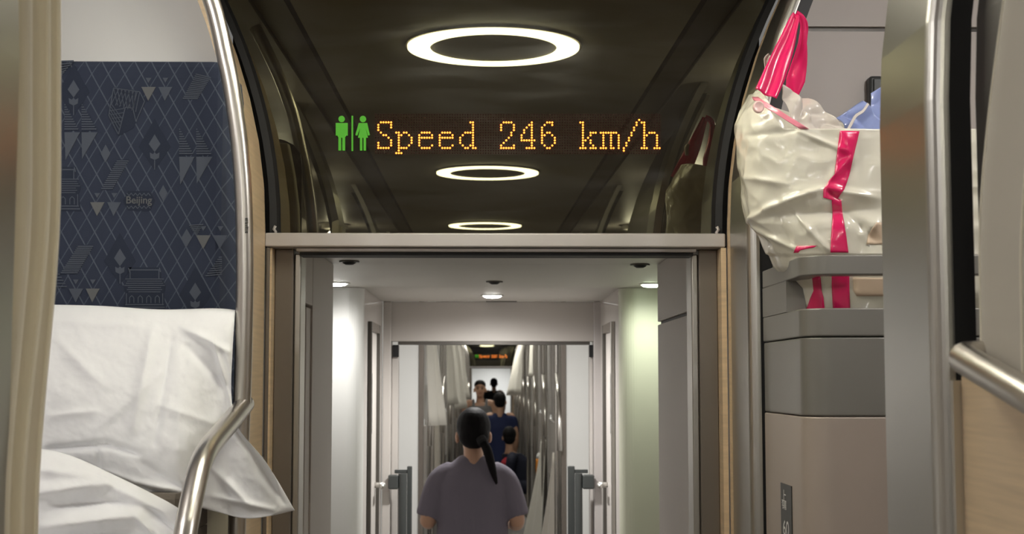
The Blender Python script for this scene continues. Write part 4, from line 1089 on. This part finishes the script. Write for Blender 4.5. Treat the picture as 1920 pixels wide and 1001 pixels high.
downlight(1222, 532, 'greenish recessed spotlight in front of the wall with painted green light', M_SPOTG, 5.5, (0.96, 1.0, 0.86))
for u, v_, lb in ((655, 489, 'small dark ceiling sensor near the left lobby wall'), (1200, 495, 'small dark ceiling sensor near the right lobby wall'), (927, 527, 'small dark ceiling sensor before the middle spotlight')):
    q = CAM + ray(u, v_) * ((ZV - CAM.z) / ray(u, v_).z)
    t = empty('ceiling_sensor', (q.x, q.y, ZV), lb, 'sensor', 'ceiling sensors of the lobby')
    v, f = disc_vf((q.x, q.y), 0.026, ZV - 0.004, ZV - 0.0003, 20, 0.018); mk('rim', v, f, M_DARKMETAL, t)
    rg = [[(q.x + r * math.cos(2 * PI * k / 20), q.y + r * math.sin(2 * PI * k / 20), z) for k in range(20)] for r, z in ((0.0175, ZV - 0.0005), (0.0175, ZV - 0.005), (0.010, ZV - 0.010))]
    v, f = loft_vf(rg); mk('dome', v, f, M_BLACK, t, smooth=True)

# ------------------------------------------------------------------ gangway and the next carriage
NY0 = 8.6
DYF = 27.1 - FY
gw = empty('wall_gangway', (0, 6.6, 0), 'dark gangway walls between the carriages', kind='structure')
for s in (-1, 1):
    box('side', s * 0.62, s * 0.66, 5.60, 7.4, 0, 2.2, M_PANEL2, gw)
    box('end_face', s * 0.445, s * 0.66, NY0 - 0.02, NY0 + 0.03, 0, 2.2, M_WHITEWALL, gw)
    box('end_post', s * 0.415, s * 0.444, NY0 - 0.03, NY0 + 0.05, 0, 2.2, M_FRAME, gw, bevel=0.004)
    box('lobby_side', s * 0.64, s * 0.68, 7.4, NY0 - 0.02, 0, 2.2, M_WHITEWALL, gw)
box('roof', -0.68, 0.68, 5.58, NY0 + 0.03, 2.2, 2.24, M_VCEIL, gw)
ld = bpy.data.lights.new('gangway_lamp', 'AREA'); ld.energy = 11; ld.shape = 'DISK'; ld.size = 0.25; ld.color = (1, 0.98, 0.95)
gl = empty('gangway_light', (0, 7.6, 2.2), 'round lamp in the gangway ceiling', 'ceiling light')
v, f = disc_vf((0, 7.6), 0.14, 2.185, 2.1995, 28); mk('lamp_cover', v, f, M_WHITEWALL, gl)
lo = bpy.data.objects.new('lamp', ld); COL.objects.link(lo); lo.parent = gl; lo.location = (0, 0, -0.03)

carriage(NY0, 27.12, ('ceiling_next', 'wall_next_left', 'wall_next_right'))
for k in range(8):
    c = copy_tree(rings[0], NY0 + 1.0 + k * PITCH_B - 2.01)
    c['label'] = '%s ring light overhead in the far carriage' % ('nearest', 'second', 'third', 'fourth', 'fifth', 'sixth', 'seventh', 'farthest')[k]
    for ch in c.children:
        if ch.name.startswith('light_ring'):
            ch.data = ch.data.copy(); ch.data.materials[0] = M_RINGF
    c['group'] = 'ring lights of the far carriage'
for o in END_PARTS:
    c = copy_tree(o, DYF)
    if o.name.startswith('speed_display'):
        c['label'] = 'tiny distant orange LED speed display at the far carriage end'
    elif o.name.startswith('mirror_glass'):
        c['label'] = 'distant dark glass behind the tiny far speed display'
    elif o.name.startswith('door_1'):
        c.name = 'door_5'; c['label'] = 'distant door frame at the end of the far carriage'
    else:
        c['label'] = 'distant end wall of the far carriage'

# one berth bay of the far carriage: post, upright with guard rail, wood front, partition; then copies along both sides
ORD = ('nearest', 'second', 'third', 'fourth', 'fifth', 'sixth', 'seventh', 'farthest')
def far_bay(side, y, front):
    sd = 'left' if side < 0 else 'right'
    t = empty('berth_bay', (side * A, y, 0), None, 'berth', 'far carriage %s berths' % sd)
    r = 0.022; y1 = y + 0.2
    v, f = column_vf([(side * A, y1), (side * A, y + r), (side * (A + 0.02), y + r), (side * (A + 0.02), y1)], side); mk('plate', v, f, M_PLATE, t)
    pl = [(side * (A + r - r * math.cos(a)), y + r - r * math.sin(a)) for a in [PI / 2 * k / 6 for k in range(7)]] + [(side * (A + r + 0.012), y), (side * (A + r + 0.012), y + r), (side * A, y + r)]
    v, f = column_vf(pl, side); mk('rounded_edge', v, f, M_STEEL, t)
    X = side * (A - 0.02)
    v, f = tube_vf(bend_path([(X, y - 0.02, 1.76), (X, y - 0.28, 1.66), (X, y - 0.42, 1.50), (X, y - 0.45, 1.30)], 0.06, 4), 0.015, 8); mk('guard_rail', v, f, M_TUBE, t, smooth=True)
    zz = [CEIL - 0.02, 2.4, 2.3, 2.2, 2.1, 2.0, 1.5, 0.0]
    v, f = tube_vf([(X + side * flare(z), y - 0.02, z) for z in zz], 0.014, 8); mk('upright', v, f, M_TUBE, t, smooth=True)
    box('side_panel', side * (A + 0.02), side * (A + 0.035), y - front, y - 0.03, 1.0, 1.42, M_PANEL2, t)
    box('lower_front', side * (A + 0.02), side * (A + 0.035), y - front, y - 0.03, 0.0, 0.42, M_FRAME, t)
    box('mattress', side * (A + 0.04), side * 1.46, y - front, y - 0.03, 1.28, 1.40, M_LINEN, t)
    box('partition', side * (A + 0.05), side * 1.46, y + 0.02, y + 0.06, 0.0, CEIL - 0.3, M_PANEL2, t)
    return t
for s in (-1, 1):
    y = 9.68 if s < 0 else 9.0
    first = far_bay(s, y, y - NY0 - 0.08)
    sd = 'left' if s < 0 else 'right'
    bays = [first, far_bay(s, y + PITCH_B, 2.05)]
    for k in range(2, 8): bays.append(copy_tree(bays[1], PITCH_B * (k - 1)))
    for k, o in enumerate(bays): o['label'] = '%s berth bay with steel post and guard rail, %s side of the far carriage' % (ORD[k], sd)

# curtains of the far carriage: cream cloth, tied or swinging into the aisle
def far_curtain(side, y, w_, zt, zb, out, label, m=M_WCURT, waves=2.0, phase=0.0):
    rows, n = 12, 20; V = []; Fc = []
    t = empty('berth_curtain', (side * A, y, zt), label, 'curtain', 'curtains of the far carriage')
    for j in range(rows + 1):
        g = j / rows; z = zt + (zb - zt) * g
        for i in range(n + 1):
            s_ = i / n; ww = w_ * (0.45 + 0.55 * g)
            x = A + flare(z) - 0.012 - out * (g ** 1.3) * (0.25 + 0.75 * s_) + 0.016 * math.sin(2 * PI * waves * s_ + phase + g)
            V.append((side * x, y + ww * (s_ - 0.5), z))
    for j in range(rows):
        for i in range(n):
            a = j * (n + 1) + i; Fc.append((a, a + 1, a + n + 2, a + n + 1))
    mk('cloth', V, Fc, m, t, smooth=True, solid=0.004)
    return t
far_curtain(-1, 8.95, 0.16, 2.40, 1.44, 0.13, 'large cream curtain hanging first on the left beyond the gangway')
far_curtain(-1, 13.2, 0.5, 2.44, 1.50, 0.10, 'small cream curtain corner second on the left of the far carriage')
far_curtain(-1, 15.2, 0.7, 2.44, 1.42, 0.16, 'slim cream curtain third on the left of the far carriage')
far_curtain(-1, 17.4, 0.8, 2.44, 1.50, 0.16, 'slim cream curtain fourth on the left, before the person in grey')
far_curtain(1, 18.5, 0.9, 2.44, 1.55, 0.20, 'cream curtain swinging into the aisle right of the person in navy')
far_curtain(1, 21.0, 0.9, 2.44, 1.50, 0.20, 'farthest cream curtain on the right, near the distant display')
far_curtain(1, 14.2, 0.4, 2.44, 1.75, 0.03, 'narrow cream curtain high on the right of the far carriage')
far_curtain(1, 9.3, 0.45, 1.25, 0.35, 0.16, 'pale curtain on the lower berth right of the walking person', M_GCURT)
far_curtain(1, 11.4, 0.5, 1.25, 0.35, 0.20, 'pale lower curtain right, just beyond the orange packet', M_WCURT)
far_curtain(-1, 10.6, 0.3, 1.55, 0.9, 0.02, 'dark grey lower curtain left of the walking person', M_GCURT)

# orange packet hanging on the right
q = P(1010, 872, 11.6)
op = empty('orange_packet', tuple(q), 'orange and white packet hanging on the right in the far carriage', 'packet')
rg = []
for z, w_, d_ in ((-0.10, 0.010, 0.006), (-0.07, 0.022, 0.016), (-0.02, 0.026, 0.022), (0.03, 0.024, 0.020), (0.055, 0.022, 0.014)):
    rg.append([q + Vector((w_ * math.cos(2 * PI * k / 16), d_ * math.sin(2 * PI * k / 16), z)) for k in range(16)])
v, f = loft_vf(rg); mk('packet_body', v, f, M_ORANGE, op, smooth=True)
rg = [[q + Vector((w_ * math.cos(2 * PI * k / 16), d_ * math.sin(2 * PI * k / 16), z)) for k in range(16)] for z, w_, d_ in ((0.0555, 0.023, 0.015), (0.075, 0.018, 0.012), (0.10, 0.006, 0.005))]
v, f = loft_vf(rg); mk('packet_top', v, f, M_SIGNWHITE, op, smooth=True)
# bright lobby behind the far door
fv = empty('wall_far_lobby', (0, 30, 0), 'bright white lobby beyond the far carriage', kind='structure')
for s in (-1, 1):
    box('side', s * 0.62, s * 0.66, 27.2, 35.6, 0, 2.1, M_WHITEWALL, fv)
box('end', -0.66, 0.66, 35.6, 35.66, 0, 2.1, M_WHITEWALL, fv)
box('roof', -0.66, 0.66, 27.2, 35.6, 2.1, 2.14, M_WHITEWALL, fv)
fl = empty('far_lobby_light', (0.1, 34.6, 2.1), 'bright ceiling lamp in the farthest lobby', 'ceiling light')
v, f = disc_vf((0.1, 34.6), 0.16, 2.085, 2.0995, 24); mk('lamp_cover', v, f, M_WHITEWALL, fl)
ld = bpy.data.lights.new('far_lobby_lamp', 'AREA'); ld.energy = 11; ld.shape = 'DISK'; ld.size = 0.3
lo = bpy.data.objects.new('lamp', ld); COL.objects.link(lo); lo.parent = fl; lo.location = (0, 0, -0.03)

# ------------------------------------------------------------------ people
def limb(pts, rs, n=14, flat=1.0):
    v, f = tube_vf(smooth_path(pts, 5), [rs[min(int(i / 5), len(rs) - 2)] + (rs[min(int(i / 5) + 1, len(rs) - 1)] - rs[min(int(i / 5), len(rs) - 2)]) * ((i % 5) / 5 if i < 5 * (len(rs) - 1) else 1) for i in range(5 * (len(pts) - 1) + 1)], n)
    return v, f
def ellipsoid(c, r, n=16, m=12):
    rings_ = []
    for j in range(1, m):
        a = PI * j / m
        rings_.append([(c[0] + r[0] * math.sin(a) * math.cos(2 * PI * k / n), c[1] + r[1] * math.sin(a) * math.sin(2 * PI * k / n), c[2] + r[2] * math.cos(a)) for k in range(n)])
    return loft_vf(rings_)
def torso(levels, n=20):
    return loft_vf([[(cx + rx * math.copysign(abs(math.cos(2 * PI * k / n)) ** 0.8, math.cos(2 * PI * k / n)), cy + ry * math.sin(2 * PI * k / n), z) for k in range(n)] for cx, cy, z, rx, ry in levels])
def fuse(name, parts, m, parent, voxel=0.010, it=6):
    v, f = join_vf(parts)
    o = mk(name, v, f, m, parent, smooth=True)
    rm = o.modifiers.new('fuse', 'REMESH'); rm.mode = 'VOXEL'; rm.voxel_size = voxel; rm.use_smooth_shade = True
    sm = o.modifiers.new('relax', 'SMOOTH'); sm.factor = 0.5; sm.iterations = it
    return o
def hand_parts(w_, fwd, side, up, s=1.0):
    """palm, four unequal fingers with a knuckle bend and a thumb from the side of the palm"""
    w_ = Vector(w_); fwd = Vector(fwd).normalized(); up = Vector(up).normalized(); side = Vector(side).normalized()
    parts = [limb([w_ - fwd * 0.02, w_ + fwd * 0.04 * s, w_ + fwd * 0.085 * s], [0.024 * s, 0.030 * s, 0.030 * s], 10)]
    for k, L in enumerate((0.062, 0.072, 0.068, 0.052)):
        b = w_ + fwd * 0.085 * s + side * (0.024 - 0.016 * k) * s
        parts.append(limb([b - fwd * 0.02, b + fwd * L * 0.45 * s - up * 0.006, b + fwd * L * 0.75 * s - up * 0.025 * s, b + fwd * L * 0.8 * s - up * 0.05 * s], [0.0095 * s, 0.009 * s, 0.008 * s, 0.007 * s], 8))
    b = w_ + fwd * 0.025 * s + side * 0.022 * s
    parts.append(limb([b, b + side * 0.024 * s + fwd * 0.02 * s, b + side * 0.028 * s + fwd * 0.05 * s - up * 0.012], [0.012 * s, 0.0105 * s, 0.008 * s], 8))
    return parts
def head_parts(c, s, face):
    """skull, jaw, nose, ears, neck; face = +1 looks along +y, -1 looks at the viewer"""
    c = Vector(c); f_ = face
    parts = [ellipsoid(c + Vector((0, -f_ * 0.012, 0.025)) * s, (0.076 * s, 0.094 * s, 0.098 * s)),
             ellipsoid(c + Vector((0, f_ * 0.026, -0.040)) * s, (0.060 * s, 0.066 * s, 0.078 * s)),
             ellipsoid(c + Vector((0, f_ * 0.052, -0.085)) * s, (0.034 * s, 0.034 * s, 0.028 * s)),
             limb([c + Vector((0, f_ * 0.086, 0.012)) * s, c + Vector((0, f_ * 0.098, -0.012)) * s, c + Vector((0, f_ * 0.102, -0.030)) * s], [0.009 * s, 0.012 * s, 0.015 * s], 8),
             limb([c + Vector((0, -f_ * 0.015, -0.05)) * s, c + Vector((0, -f_ * 0.03, -0.13)) * s, c + Vector((0, -f_ * 0.035, -0.21)) * s], [0.052 * s, 0.050 * s, 0.062 * s], 14)]
    for q in (-1, 1):
        parts.append(ellipsoid(c + Vector((q * 0.083, -f_ * 0.006, -0.020)) * s, (0.012 * s, 0.021 * s, 0.033 * s), 10, 8))
    return parts
def face_parts(c, s, face, p):
    c = Vector(c); f_ = face
    for q in (-1, 1):
        v, f = ellipsoid(c + Vector((q * 0.031, f_ * 0.083, 0.006)) * s, (0.013 * s, 0.008 * s, 0.007 * s), 10, 8); mk('eye', v, f, M_HAIR, p, smooth=True)
        v, f = limb([c + Vector((q * 0.014, f_ * 0.090, 0.026)) * s, c + Vector((q * 0.032, f_ * 0.089, 0.031)) * s, c + Vector((q * 0.048, f_ * 0.080, 0.025)) * s], [0.004 * s, 0.005 * s, 0.003 * s], 6); mk('eyebrow', v, f, M_HAIR, p, smooth=True)
    v, f = limb([c + Vector((-0.024, f_ * 0.083, -0.058)) * s, c + Vector((0, f_ * 0.092, -0.056)) * s, c + Vector((0.024, f_ * 0.083, -0.058)) * s], [0.004 * s, 0.007 * s, 0.004 * s], 8); mk('mouth', v, f, M_LIP, p, smooth=True)
def legs(x, y, s, hip_z, m_, parent, spread=0.085, foot=1, name='trousers', stride=0.06):
    parts = []
    for q in (-1, 1):
        st = q * stride
        parts.append(limb([(x + q * spread * 0.9, y, hip_z), (x + q * spread, y + st * 0.5 + 0.01 * foot, hip_z * 0.56), (x + q * spread, y + st, 0.085)], [0.088 * s, 0.064 * s, 0.050 * s]))
    parts.append(ellipsoid((x, y, hip_z + 0.02), (0.155 * s, 0.115 * s, 0.12 * s)))
    fuse(name, parts, m_, parent, 0.014, 4)
    for q in (-1, 1):
        st = q * stride
        sp = [ellipsoid((x + q * spread, y + st + foot * 0.05, 0.035), (0.042 * s, 0.12 * s, 0.036 * s)), limb([(x + q * spread, y + st, 0.04), (x + q * spread, y + st, 0.085), (x + q * spread, y + st, 0.11)], [0.045 * s, 0.042 * s, 0.040 * s], 10)]
        fuse('shoe', sp, M_SHOE, parent, 0.008, 3)

# --- the woman walking away
WY = 7.15
hx = P(888, 800, WY).x; hc = Vector((hx, WY, P(888, 768, WY).z - 0.118))
w = empty('person', (hx, WY, 0), 'person in loose grey purple T-shirt walking away down the aisle', 'person')
sh_z = P(887, 872, WY).z
bx = P(886, 900, WY).x
zel = P(800, 968, WY).z
body = head_parts(hc, 0.98, 1)
body += [torso([(bx, WY, 0.86, 0.14, 0.10), (bx, WY, 1.02, 0.12, 0.09), (bx, WY, 1.18, 0.145, 0.095), (bx, WY + 0.005, sh_z - 0.06, 0.135, 0.075), (bx, WY + 0.005, sh_z - 0.01, 0.07, 0.05)])]
for q in (-1, 1):
    shd = Vector((bx + q * 0.165, WY, sh_z - 0.055)); el = Vector((bx + q * 0.222, WY - 0.02, zel - 0.02)); wr = Vector((bx + q * 0.19, WY + 0.22, zel - 0.03 + (0.03 if q < 0 else -0.02)))
    body.append(limb([Vector((bx + q * 0.08, WY, sh_z - 0.06)), shd - Vector((0, 0, 0.03)), el, wr], [0.045, 0.044, 0.040, 0.027]))
    body += hand_parts(wr, (-q * 0.2, 1, 0.05), (-q, 0, 0.3), (0, 0, 1))
fuse('body', body, M_SKIN, w, 0.0065, 5)
tee = [torso([(bx, WY, 0.80, 0.185, 0.135), (bx, WY, 0.95, 0.180, 0.130), (bx, WY, 1.08, 0.176, 0.125), (bx + 0.002, WY, 1.20, 0.178, 0.120), (bx, WY, sh_z - 0.05, 0.170, 0.108), (bx, WY, sh_z - 0.01, 0.135, 0.092), (bx + 0.002, WY, sh_z + 0.035, 0.080, 0.072), (bx + 0.002, WY, sh_z + 0.050, 0.064, 0.064)], 28)]
for q in (-1, 1):
    tee.append(limb([(bx + q * 0.09, WY, sh_z - 0.045), (bx + q * 0.155, WY, sh_z - 0.085), (bx + q * 0.198, WY - 0.005, sh_z - 0.19), (bx + q * 0.220, WY - 0.01, zel - 0.004)], [0.072, 0.074, 0.070, 0.064], 18))
fuse('t_shirt', tee, M_TEE, w, 0.009, 6)
hair = [ellipsoid(hc + Vector((0, -0.022, 0.034)), (0.087, 0.104, 0.100)), ellipsoid(hc + Vector((0.002, -0.058, -0.010)), (0.078, 0.064, 0.066)), ellipsoid(hc + Vector((0.010, -0.085, -0.034)), (0.050, 0.036, 0.040))]
fuse('hair', hair, M_HAIR, w, 0.007, 4)
pt = [limb([hc + Vector((0.040, -0.110, -0.03)), hc + Vector((0.066, -0.120, -0.07)), hc + Vector((0.084, -0.118, -0.13)), hc + Vector((0.100, -0.112, -0.19)), hc + Vector((0.116, -0.115, -0.245))], [0.020, 0.024, 0.023, 0.018, 0.006])]
fuse('ponytail', pt, M_HAIR, w, 0.007, 3)
v, f = tube_vf([hc + Vector((0.034, -0.104, -0.020)), hc + Vector((0.050, -0.118, -0.044))], 0.027, 12); mk('hair_tie', v, f, M_BLACKC, w, smooth=True)
legs(bx, WY, 0.95, 0.80, M_BLACKC, w, foot=1)

# --- people farther down
def far_person(X, Y, ztop, face, label, top_m, leg_m, s=1.0, sleeves=True, arms_m=None, lean=0.0, shoulder=0.185):
    p = empty('person', (X, Y, 0), label, 'person')
    c = Vector((X, Y + face * lean, ztop - 0.120 * s)); shz = c.z - 0.185 * s; hip = shz * 0.62
    body = head_parts(c, s, face)
    body += [torso([(X, Y, hip - 0.05, 0.15 * s, 0.10 * s), (X, Y, (hip + shz) / 2 - 0.05, 0.135 * s, 0.095 * s), (X, Y + face * lean * 0.6, shz - 0.08, 0.165 * s, 0.10 * s), (X, Y + face * lean * 0.8, shz - 0.01, 0.12 * s, 0.075 * s)])]
    for q in (-1, 1):
        sd = Vector((X + q * shoulder * s, Y + face * lean * 0.8, shz - 0.045)); el = Vector((X + q * (shoulder + 0.045) * s, Y - face * 0.02, shz - 0.32 * s)); wr = Vector((X + q * (shoulder + 0.02) * s, Y + face * 0.12, shz - 0.54 * s))
        body.append(limb([Vector((X + q * 0.09, Y + face * lean * 0.8, shz - 0.02)), sd, el, wr], [0.055 * s, 0.053 * s, 0.042 * s, 0.029 * s]))
        body += hand_parts(wr, (0, face * 0.3, -1), (-q * 0.2, face, 0.2), (q, 0, 0), s)
    fuse('body', body, M_SKIN, p, 0.009, 4)
    lv = [(X, Y, hip - 0.12, 0.175 * s, 0.125 * s), (X, Y, hip + 0.06, 0.165 * s, 0.118 * s), (X, Y + face * lean * 0.5, shz - 0.16, 0.182 * s, 0.118 * s), (X, Y + face * lean * 0.8, shz - 0.05, 0.165 * s, 0.100 * s)]
    tp = [torso(lv + [(X, Y + face * lean * 0.8, shz - 0.0, 0.115 * s, 0.085 * s), (X, Y + face * lean * 0.9, shz + 0.03, 0.07 * s, 0.07 * s)] if sleeves else lv)]
    if sleeves:
        for q in (-1, 1):
            tp.append(limb([(X + q * 0.10, Y + face * lean * 0.8, shz - 0.045), (X + q * shoulder * s, Y + face * lean * 0.8, shz - 0.07), (X + q * (shoulder + 0.03) * s, Y, shz - 0.24 * s)], [0.068 * s, 0.070 * s, 0.062 * s], 14))
    else:
        for q in (-1, 1):
            tp.append(limb([(X + q * 0.085, Y + face * 0.09, shz - 0.10), (X + q * 0.095, Y + face * 0.045, shz + 0.018), (X + q * 0.095, Y - face * 0.04, shz + 0.018), (X + q * 0.085, Y - face * 0.09, shz - 0.10)], [0.024, 0.022, 0.022, 0.024], 10))
    fuse('top', tp, top_m, p, 0.012, 5)
    if face < 0:
        face_parts(c, s, face, p)
        hr = [ellipsoid(c + Vector((0, 0.018, 0.055)) * s, (0.082 * s, 0.092 * s, 0.075 * s)), ellipsoid(c + Vector((0, 0.045, 0.01)) * s, (0.079 * s, 0.066 * s, 0.075 * s))]
    else:
        hr = [ellipsoid(c + Vector((0, -0.018, 0.035)) * s, (0.086 * s, 0.100 * s, 0.095 * s)), ellipsoid(c + Vector((0, -0.05, -0.02)) * s, (0.074 * s, 0.062 * s, 0.07 * s))]
    fuse('hair', hr, M_HAIR, p, 0.009, 3)
    legs(X, Y, s, hip + 0.02, leg_m, p, foot=face)
    return p
far_person(P(900, 740, 20.6).x, 20.6, P(900, 713, 20.6).z, -1, 'person in grey tank top walking towards the viewer', M_TANK, M_BLACKC, 1.04, sleeves=False)
far_person(P(937, 740, 18.6).x, 18.6, P(937, 735, 18.6).z, 1, 'person in navy blue shirt seen from behind, right of the one in grey tank top', M_NAVY, M_DNAVY, 0.98, shoulder=0.17)
far_person(P(926, 740, 32.5).x, 32.5, P(926, 709, 32.5).z, 1, 'distant person in black beyond the far door', M_BLACKC, M_BLACKC, 1.0)

# --- seated person leaning out of the lower berth on the right
SY = 16.6
sx = P(955, 815, SY).x; sc = Vector((sx, SY, P(955, 800, SY).z - 0.115))
p = empty('person', (sx, SY, 0), 'person in dark clothes seated low on the right berth edge with red bundle', 'person')
body = head_parts(sc, 0.92, 1)
cx2 = sx + 0.10
body += [torso([(cx2 + 0.12, SY, 0.50, 0.15, 0.11), (cx2 + 0.06, SY, 0.66, 0.14, 0.10), (cx2 - 0.02, SY, sc.z - 0.26, 0.15, 0.095), (sx + 0.03, SY, sc.z - 0.19, 0.10, 0.07)])]
for q in (-1, 1):
    body.append(limb([(sx + 0.04, SY + q * 0.08, sc.z - 0.21), (sx + 0.02, SY + q * 0.18, sc.z - 0.26), (sx - 0.02, SY + q * 0.20, sc.z - 0.46), (sx - 0.10, SY + q * 0.12, sc.z - 0.52)], [0.05, 0.048, 0.038, 0.027]))
    body += hand_parts((sx - 0.10, SY + q * 0.12, sc.z - 0.52), (-1, -q * 0.3, -0.2), (0, -q, 0.2), (0, 0, 1), 0.9)
fuse('body', body, M_SKIN, p, 0.010, 4)
fuse('top', [torso([(cx2 + 0.12, SY, 0.47, 0.165, 0.125), (cx2 + 0.06, SY, 0.66, 0.160, 0.118), (cx2 - 0.02, SY, sc.z - 0.27, 0.165, 0.108), (sx + 0.03, SY, sc.z - 0.19, 0.115, 0.082)])] + [limb([(sx + 0.04, SY + q * 0.09, sc.z - 0.22), (sx + 0.02, SY + q * 0.18, sc.z - 0.27), (sx, SY + q * 0.195, sc.z - 0.40)], [0.062, 0.062, 0.055]) for q in (-1, 1)], M_DNAVY, p, 0.012, 4)
fuse('trousers', [limb([(cx2 + 0.12, SY + q * 0.09, 0.50), (sx - 0.16, SY + q * 0.09, 0.48), (sx - 0.17, SY + q * 0.09, 0.08)], [0.085, 0.062, 0.048]) for q in (-1, 1)] + [ellipsoid((cx2 + 0.12, SY, 0.50), (0.14, 0.17, 0.10))], M_DNAVY, p, 0.014, 4)
for q in (-1, 1):
    fuse('shoe', [ellipsoid((sx - 0.22, SY + q * 0.09, 0.035), (0.12, 0.042, 0.036)), ellipsoid((sx - 0.17, SY + q * 0.09, 0.06), (0.045, 0.04, 0.05))], M_SHOE, p, 0.009, 3)
fuse('hair', [ellipsoid(sc + Vector((0, -0.018, 0.032)), (0.082, 0.096, 0.092)), ellipsoid(sc + Vector((0, -0.05, -0.02)), (0.07, 0.06, 0.07))], M_HAIR, p, 0.009, 3)

q = P(951, 868, SY - 0.05)
rb = empty('red_bundle', tuple(q), 'small red cloth bundle on the lap of the seated person', 'bundle')
fuse('cloth', [ellipsoid(q, (0.075, 0.07, 0.05)), ellipsoid(q + Vector((0.03, 0.02, 0.02)), (0.05, 0.05, 0.045)), limb([q + Vector((-0.05, 0, 0.02)), q + Vector((0, -0.02, 0.05)), q + Vector((0.05, 0, 0.03))], [0.02, 0.025, 0.02])], M_RED, rb, 0.01, 3)
